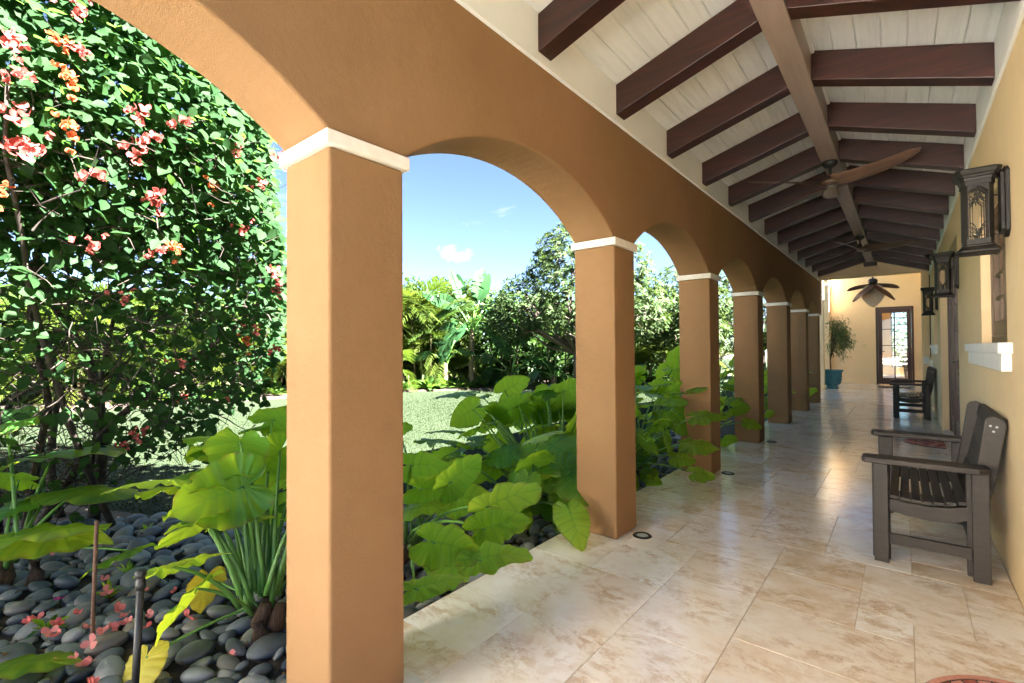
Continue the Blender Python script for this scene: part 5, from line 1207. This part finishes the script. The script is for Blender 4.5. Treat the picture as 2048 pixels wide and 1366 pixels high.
bird(-15.2, 7.3, 1.6, [(-.5, .8, .95, .6), (-.85, .8, 1.0, .9), (.1, 1.0, 1.0, .1), (.55, .8, .9, .7), (-1.3, .6, .8, 1.2), (1.1, .6, .9, 1.0)], 'leaning white bird of paradise just left of the nearest column', 5, math.radians(60), -.4)
bird(-12.2, 11.2, .9, [(-.5, .7, .7, .7), (.3, .8, .7, .3), (-1.0, .6, .7, 1.0), (.9, .6, .6, .9)], 'young white bird of paradise left of the tall one', 6, math.radians(40), 0, 1.0)
bird(-10.9, 13.2, .5, [(-.6, .8, .9, .8), (.2, 1.0, .9, .3), (.8, .9, .9, .9), (-1.1, .7, .8, 1.2), (1.25, .8, .9, 1.3), (.5, 1.1, .9, .6)], 'low dark bird of paradise in shade right of the tall one', 9, math.radians(40), 0, 1.15)
bird(-9.6, 14.0, .4, [(-.7, .7, .8, .9), (.3, .9, .8, .4), (1.0, .8, .8, 1.1), (-1.2, .6, .7, 1.2)], 'low bird of paradise in shade below the loquat branches', 12, math.radians(45), 0, 1.1)

# ---- loquat-like trees with rosettes of narrow leaves
def rosette_tree(name, x, y, blobs, n_, label, seed, trunk_h=1.5, ll=.20, group='broad trees beyond the lawn'):
    R = np.random.default_rng(seed); P_ = empty(name, (x, y, -.1)); tag(P_, label, 'tree', group)
    c = np.array([b_[:3] for b_ in blobs]); r = np.array([b_[3:6] for b_ in blobs]); k = R.choice(len(c), n_, p=(r.prod(1)**.67)/(r.prod(1)**.67).sum())
    u = R.normal(0, 1, (n_, 3)); u /= np.linalg.norm(u, axis=1, keepdims=True); P = c[k]+u*r[k]*R.uniform(.55, 1.03, (n_, 1))**.5
    inside = np.zeros(n_, bool)
    for cc, rr in zip(c, r): inside |= (((P-cc)/rr)**2).sum(1) < .42
    P = P[~inside]; u = u[~inside]; axis = u*.9+[0, 0, .7]+R.normal(0, .3, (len(P), 3)); axis /= np.linalg.norm(axis, axis=1, keepdims=True)
    nl = 9; az = R.uniform(0, 6.28, (len(P), nl))+np.arange(nl)*2.4; el = R.uniform(-.1, .8, (len(P), nl))
    e1 = np.cross(axis, [.3, .5, .81]); e1 /= np.linalg.norm(e1, axis=1, keepdims=True); e2 = np.cross(axis, e1)
    d = (np.cos(az)[..., None]*e1[:, None]+np.sin(az)[..., None]*e2[:, None])*np.cos(el)[..., None]+axis[:, None]*np.sin(el)[..., None]
    T_ = np.repeat(P, nl, 0); d = d.reshape(-1, 3); nr = np.repeat(axis, nl, 0)
    V0 = [(0, 0, 0), (-.14, .5, .03), (0, .5, -.02), (.14, .5, .03), (0, 1, -.16)]; F0 = [(0, 2, 1), (0, 3, 2), (1, 2, 4), (2, 3, 4)]
    V, F = scatter(V0, F0, frames(d, nr)*(ll*R.uniform(.7, 1.2, (len(T_), 1, 1))), T_)
    o = link('crown', np_mesh('crown', V, F, {'rnd': np.repeat(np.repeat(R.random(len(P)), nl)*.7+.3*R.random(len(T_)), 5)}), M['loquat'], P_); o['kind'] = 'stuff'
    br = MB(); tb = np.array([0, 0, trunk_h])
    MB().tube([(0, 0, -.15), (.03, 0, trunk_h*.5), tuple(tb)], [.17, .14, .12], 10).build('trunk', M['bark'], P_, smooth=True)
    for cc, rr in zip(c, r):
        for j in range(5):
            e = cc+R.normal(0, .5, 3)*rr; m_ = (tb+e)/2+R.normal(0, .2, 3)
            e = cc+(e-cc)*.75; br.tube([tb-[0, 0, .3], m_, e], [.07, .045, .012], 6)
            for s in range(4): br.tube([m_*.4+e*.6, m_*.2+e*.8+R.normal(0, .25, 3), e+np.clip(R.normal(0, .3, 3), -.4, .4)*rr], [.02, .013, .004], 5)
    o = br.build('limbs', M['bark'], P_, smooth=True); o['kind'] = 'stuff'
    return P_
rosette_tree('loquat_tree', -8.4, 13.6, [(0, 0, 3.6, 1.7, 1.7, 1.5), (-1.3, -.9, 2.9, 1.2, 1.2, .95), (.9, .6, 3.9, 1.4, 1.4, 1.3), (1.5, 1.0, 2.7, 1.3, 1.3, 1.1), (-.3, .0, 4.6, 1.1, 1.1, .95), (-1.9, -1.1, 2.3, .8, .8, .6), (.6, -.9, 2.5, 1.2, 1.2, .8)], 2500, 'broad loquat tree with reddish leaf tips behind the second column', 41)
rosette_tree('loquat_tree', -6.3, 17.6, [(0, 0, 3.0, 1.6, 1.6, 1.4), (-1.0, -.6, 2.4, 1.2, 1.2, 1.1), (.8, 1.0, 3.4, 1.3, 1.3, 1.2), (.6, -.4, 2.0, 1.1, 1.1, .9)], 1500, 'loquat tree seen between the second and third columns', 43)
rosette_tree('loquat_tree', -4.7, 22.5, [(0, 0, 2.8, 1.5, 1.5, 1.5), (-.8, -.8, 2.2, 1.2, 1.2, 1.1), (.7, .8, 3.0, 1.2, 1.2, 1.2)], 900, 'farthest loquat tree seen between the third and fourth columns', 47)

# ---- low plants in the mulch at the edge of the lawn
def strap_mesh(seed, nb, L_, w_, arch, mat, name='foliage'):
    R = np.random.default_rng(seed); V, F = [], []
    for b_ in range(nb):
        az = R.uniform(0, 6.28); el = R.uniform(.25, 1.35); l = L_*R.uniform(.6, 1.15); d = np.array([math.cos(az), math.sin(az), 0]); s_ = np.array([-d[1], d[0], 0]); o_ = len(V)
        for i in range(6):
            f = i/5; p = d*l*f*math.cos(el)+np.array([0, 0, l*(f*math.sin(el)-arch*f*f)]); ww = w_*math.sin(PI*(.12+.86*f))**.7*.5
            V += [p-s_*ww+[0, 0, .3*ww], p, p+s_*ww+[0, 0, .3*ww]]
        for i in range(5):
            for j in range(2): F.append((o_+i*3+j, o_+i*3+j+1, o_+i*3+j+4, o_+i*3+j+3))
    me = np_mesh(name, np.array(V), np.array(F)); me.materials.append(M[mat]); return me
CV = [strap_mesh(s, 16, .55, .10, .28, 'cover') for s in range(4)]
RC = np.random.default_rng(77); E_ = np.array(EDGE, float)
for k in range(110):
    f = RC.uniform(2.2, 7.9); i = int(f); p = E_[i]*(1-(f-i))+E_[i+1]*(f-i); nrm = np.array([-(E_[i+1]-E_[i])[1], (E_[i+1]-E_[i])[0]]); nrm /= np.linalg.norm(nrm)
    off = RC.uniform(.25, 1.3); p = p+nrm*off
    o = link('ground_cover_plant', CV[RC.integers(4)], None, None, (p[0], p[1], -.08)); s = RC.uniform(.6, 1.35); o.scale = (s, s, s); o.rotation_euler = (0, 0, RC.uniform(0, 6.28))
    tag(o, 'low broad leaved plant in the mulch at the far edge of the lawn', 'ground cover plant', 'low plants along the far edge of the lawn')
BR = [strap_mesh(90+s, 26, .55, .035, .32, 'bromeliad') for s in range(2)]
for k, (x, y, lb_) in enumerate(((-14.05, 5.15, 'red pot seen left of the nearest column under the bougainvillea'), (-12.85, 9.62, 'red pot at the lawn edge just right of the nearest column'), (-14.35, 4.05, 'red pot farthest left, partly behind bougainvillea leaves'))):
    T_ = empty('red_pot', (x, y, -.09)); tag(T_, lb_, 'pot', 'red pots at the lawn edge')
    MB().lathe([(0, 0), (.13, 0), (.17, .22), (.185, .22), (.185, .27), (.165, .27), (.155, .24), (0, .24)], 20).build('body', M['terracotta'], T_, smooth=True)
    o = link('strap_leaf_plant', BR[k % 2], None, None, (x, y, .14)); tag(o, ('pale strap leaved plant growing in the '+['red pot left of the nearest column', 'red pot right of the nearest column', 'farthest left red pot'][k]), 'plant', 'pale plants in the red pots')

# ================================================================== grass blades on the nearer lawn
RL = np.random.default_rng(99); n_ = 110000
gx = -3.0-RL.beta(1.1, 1.9, n_)*9.5; gy = RL.uniform(-1.5, 13.5, n_)
ok = (gx < np.array(np.interp(gy, [-2.6, .3, .7, 1.15, 1.7, 2.6, 3.4, 8, 13.2], [-5.9, -5.6, -5.2, -4.9, -4.05, -3.45, -3.05, -3.0, -2.95]))+RL.normal(0, .07, n_)) & (gx > np.interp(gy, [-2, 3, 6, 9.6, 12, 15], [-15.2, -14.6, -14.0, -12.7, -10.9, -8.8]))
gx, gy = gx[ok], gy[ok]; n_ = len(gx); hgt = RL.uniform(.010, .027, n_); az = RL.uniform(0, 6.28, n_); ln = RL.uniform(0, .8, n_)
gz = -.119+.012*np.sin(gx*1.3+gy*.7)+.01*np.sin(gy*1.9); c_, s_ = np.cos(az), np.sin(az); w_ = .004+.0006*np.hypot(gx, gy)
V = np.stack([np.stack([gx-s_*w_, gy+c_*w_, gz], 1), np.stack([gx+s_*w_, gy-c_*w_, gz], 1), np.stack([gx+c_*hgt*ln, gy+s_*hgt*ln, gz+hgt], 1)], 1).reshape(-1, 3)
o = link('grass', np_mesh('grass', V, np.arange(n_*3).reshape(-1, 3), {'rnd': np.repeat(RL.random(n_), 3)}), M['grassblade']); tag(o, kind='stuff')
# ---- garden behind the sun room window
gs = empty('garden_shrub', (.9, 31, -.1)); tag(gs, 'sunlit green shrubbery outside the sun room window', 'shrub')
leaf_mass('foliage', gs, [(-3, 0, 1.5), (0, .5, 1.7), (3, 0, 1.6), (1.5, 1, 2.4)], [(2, 1.2, 1.7)]*3+[(2, 1, 1.6)], 3500, .26, 'frond', np.random.default_rng(5), aspect=.4)
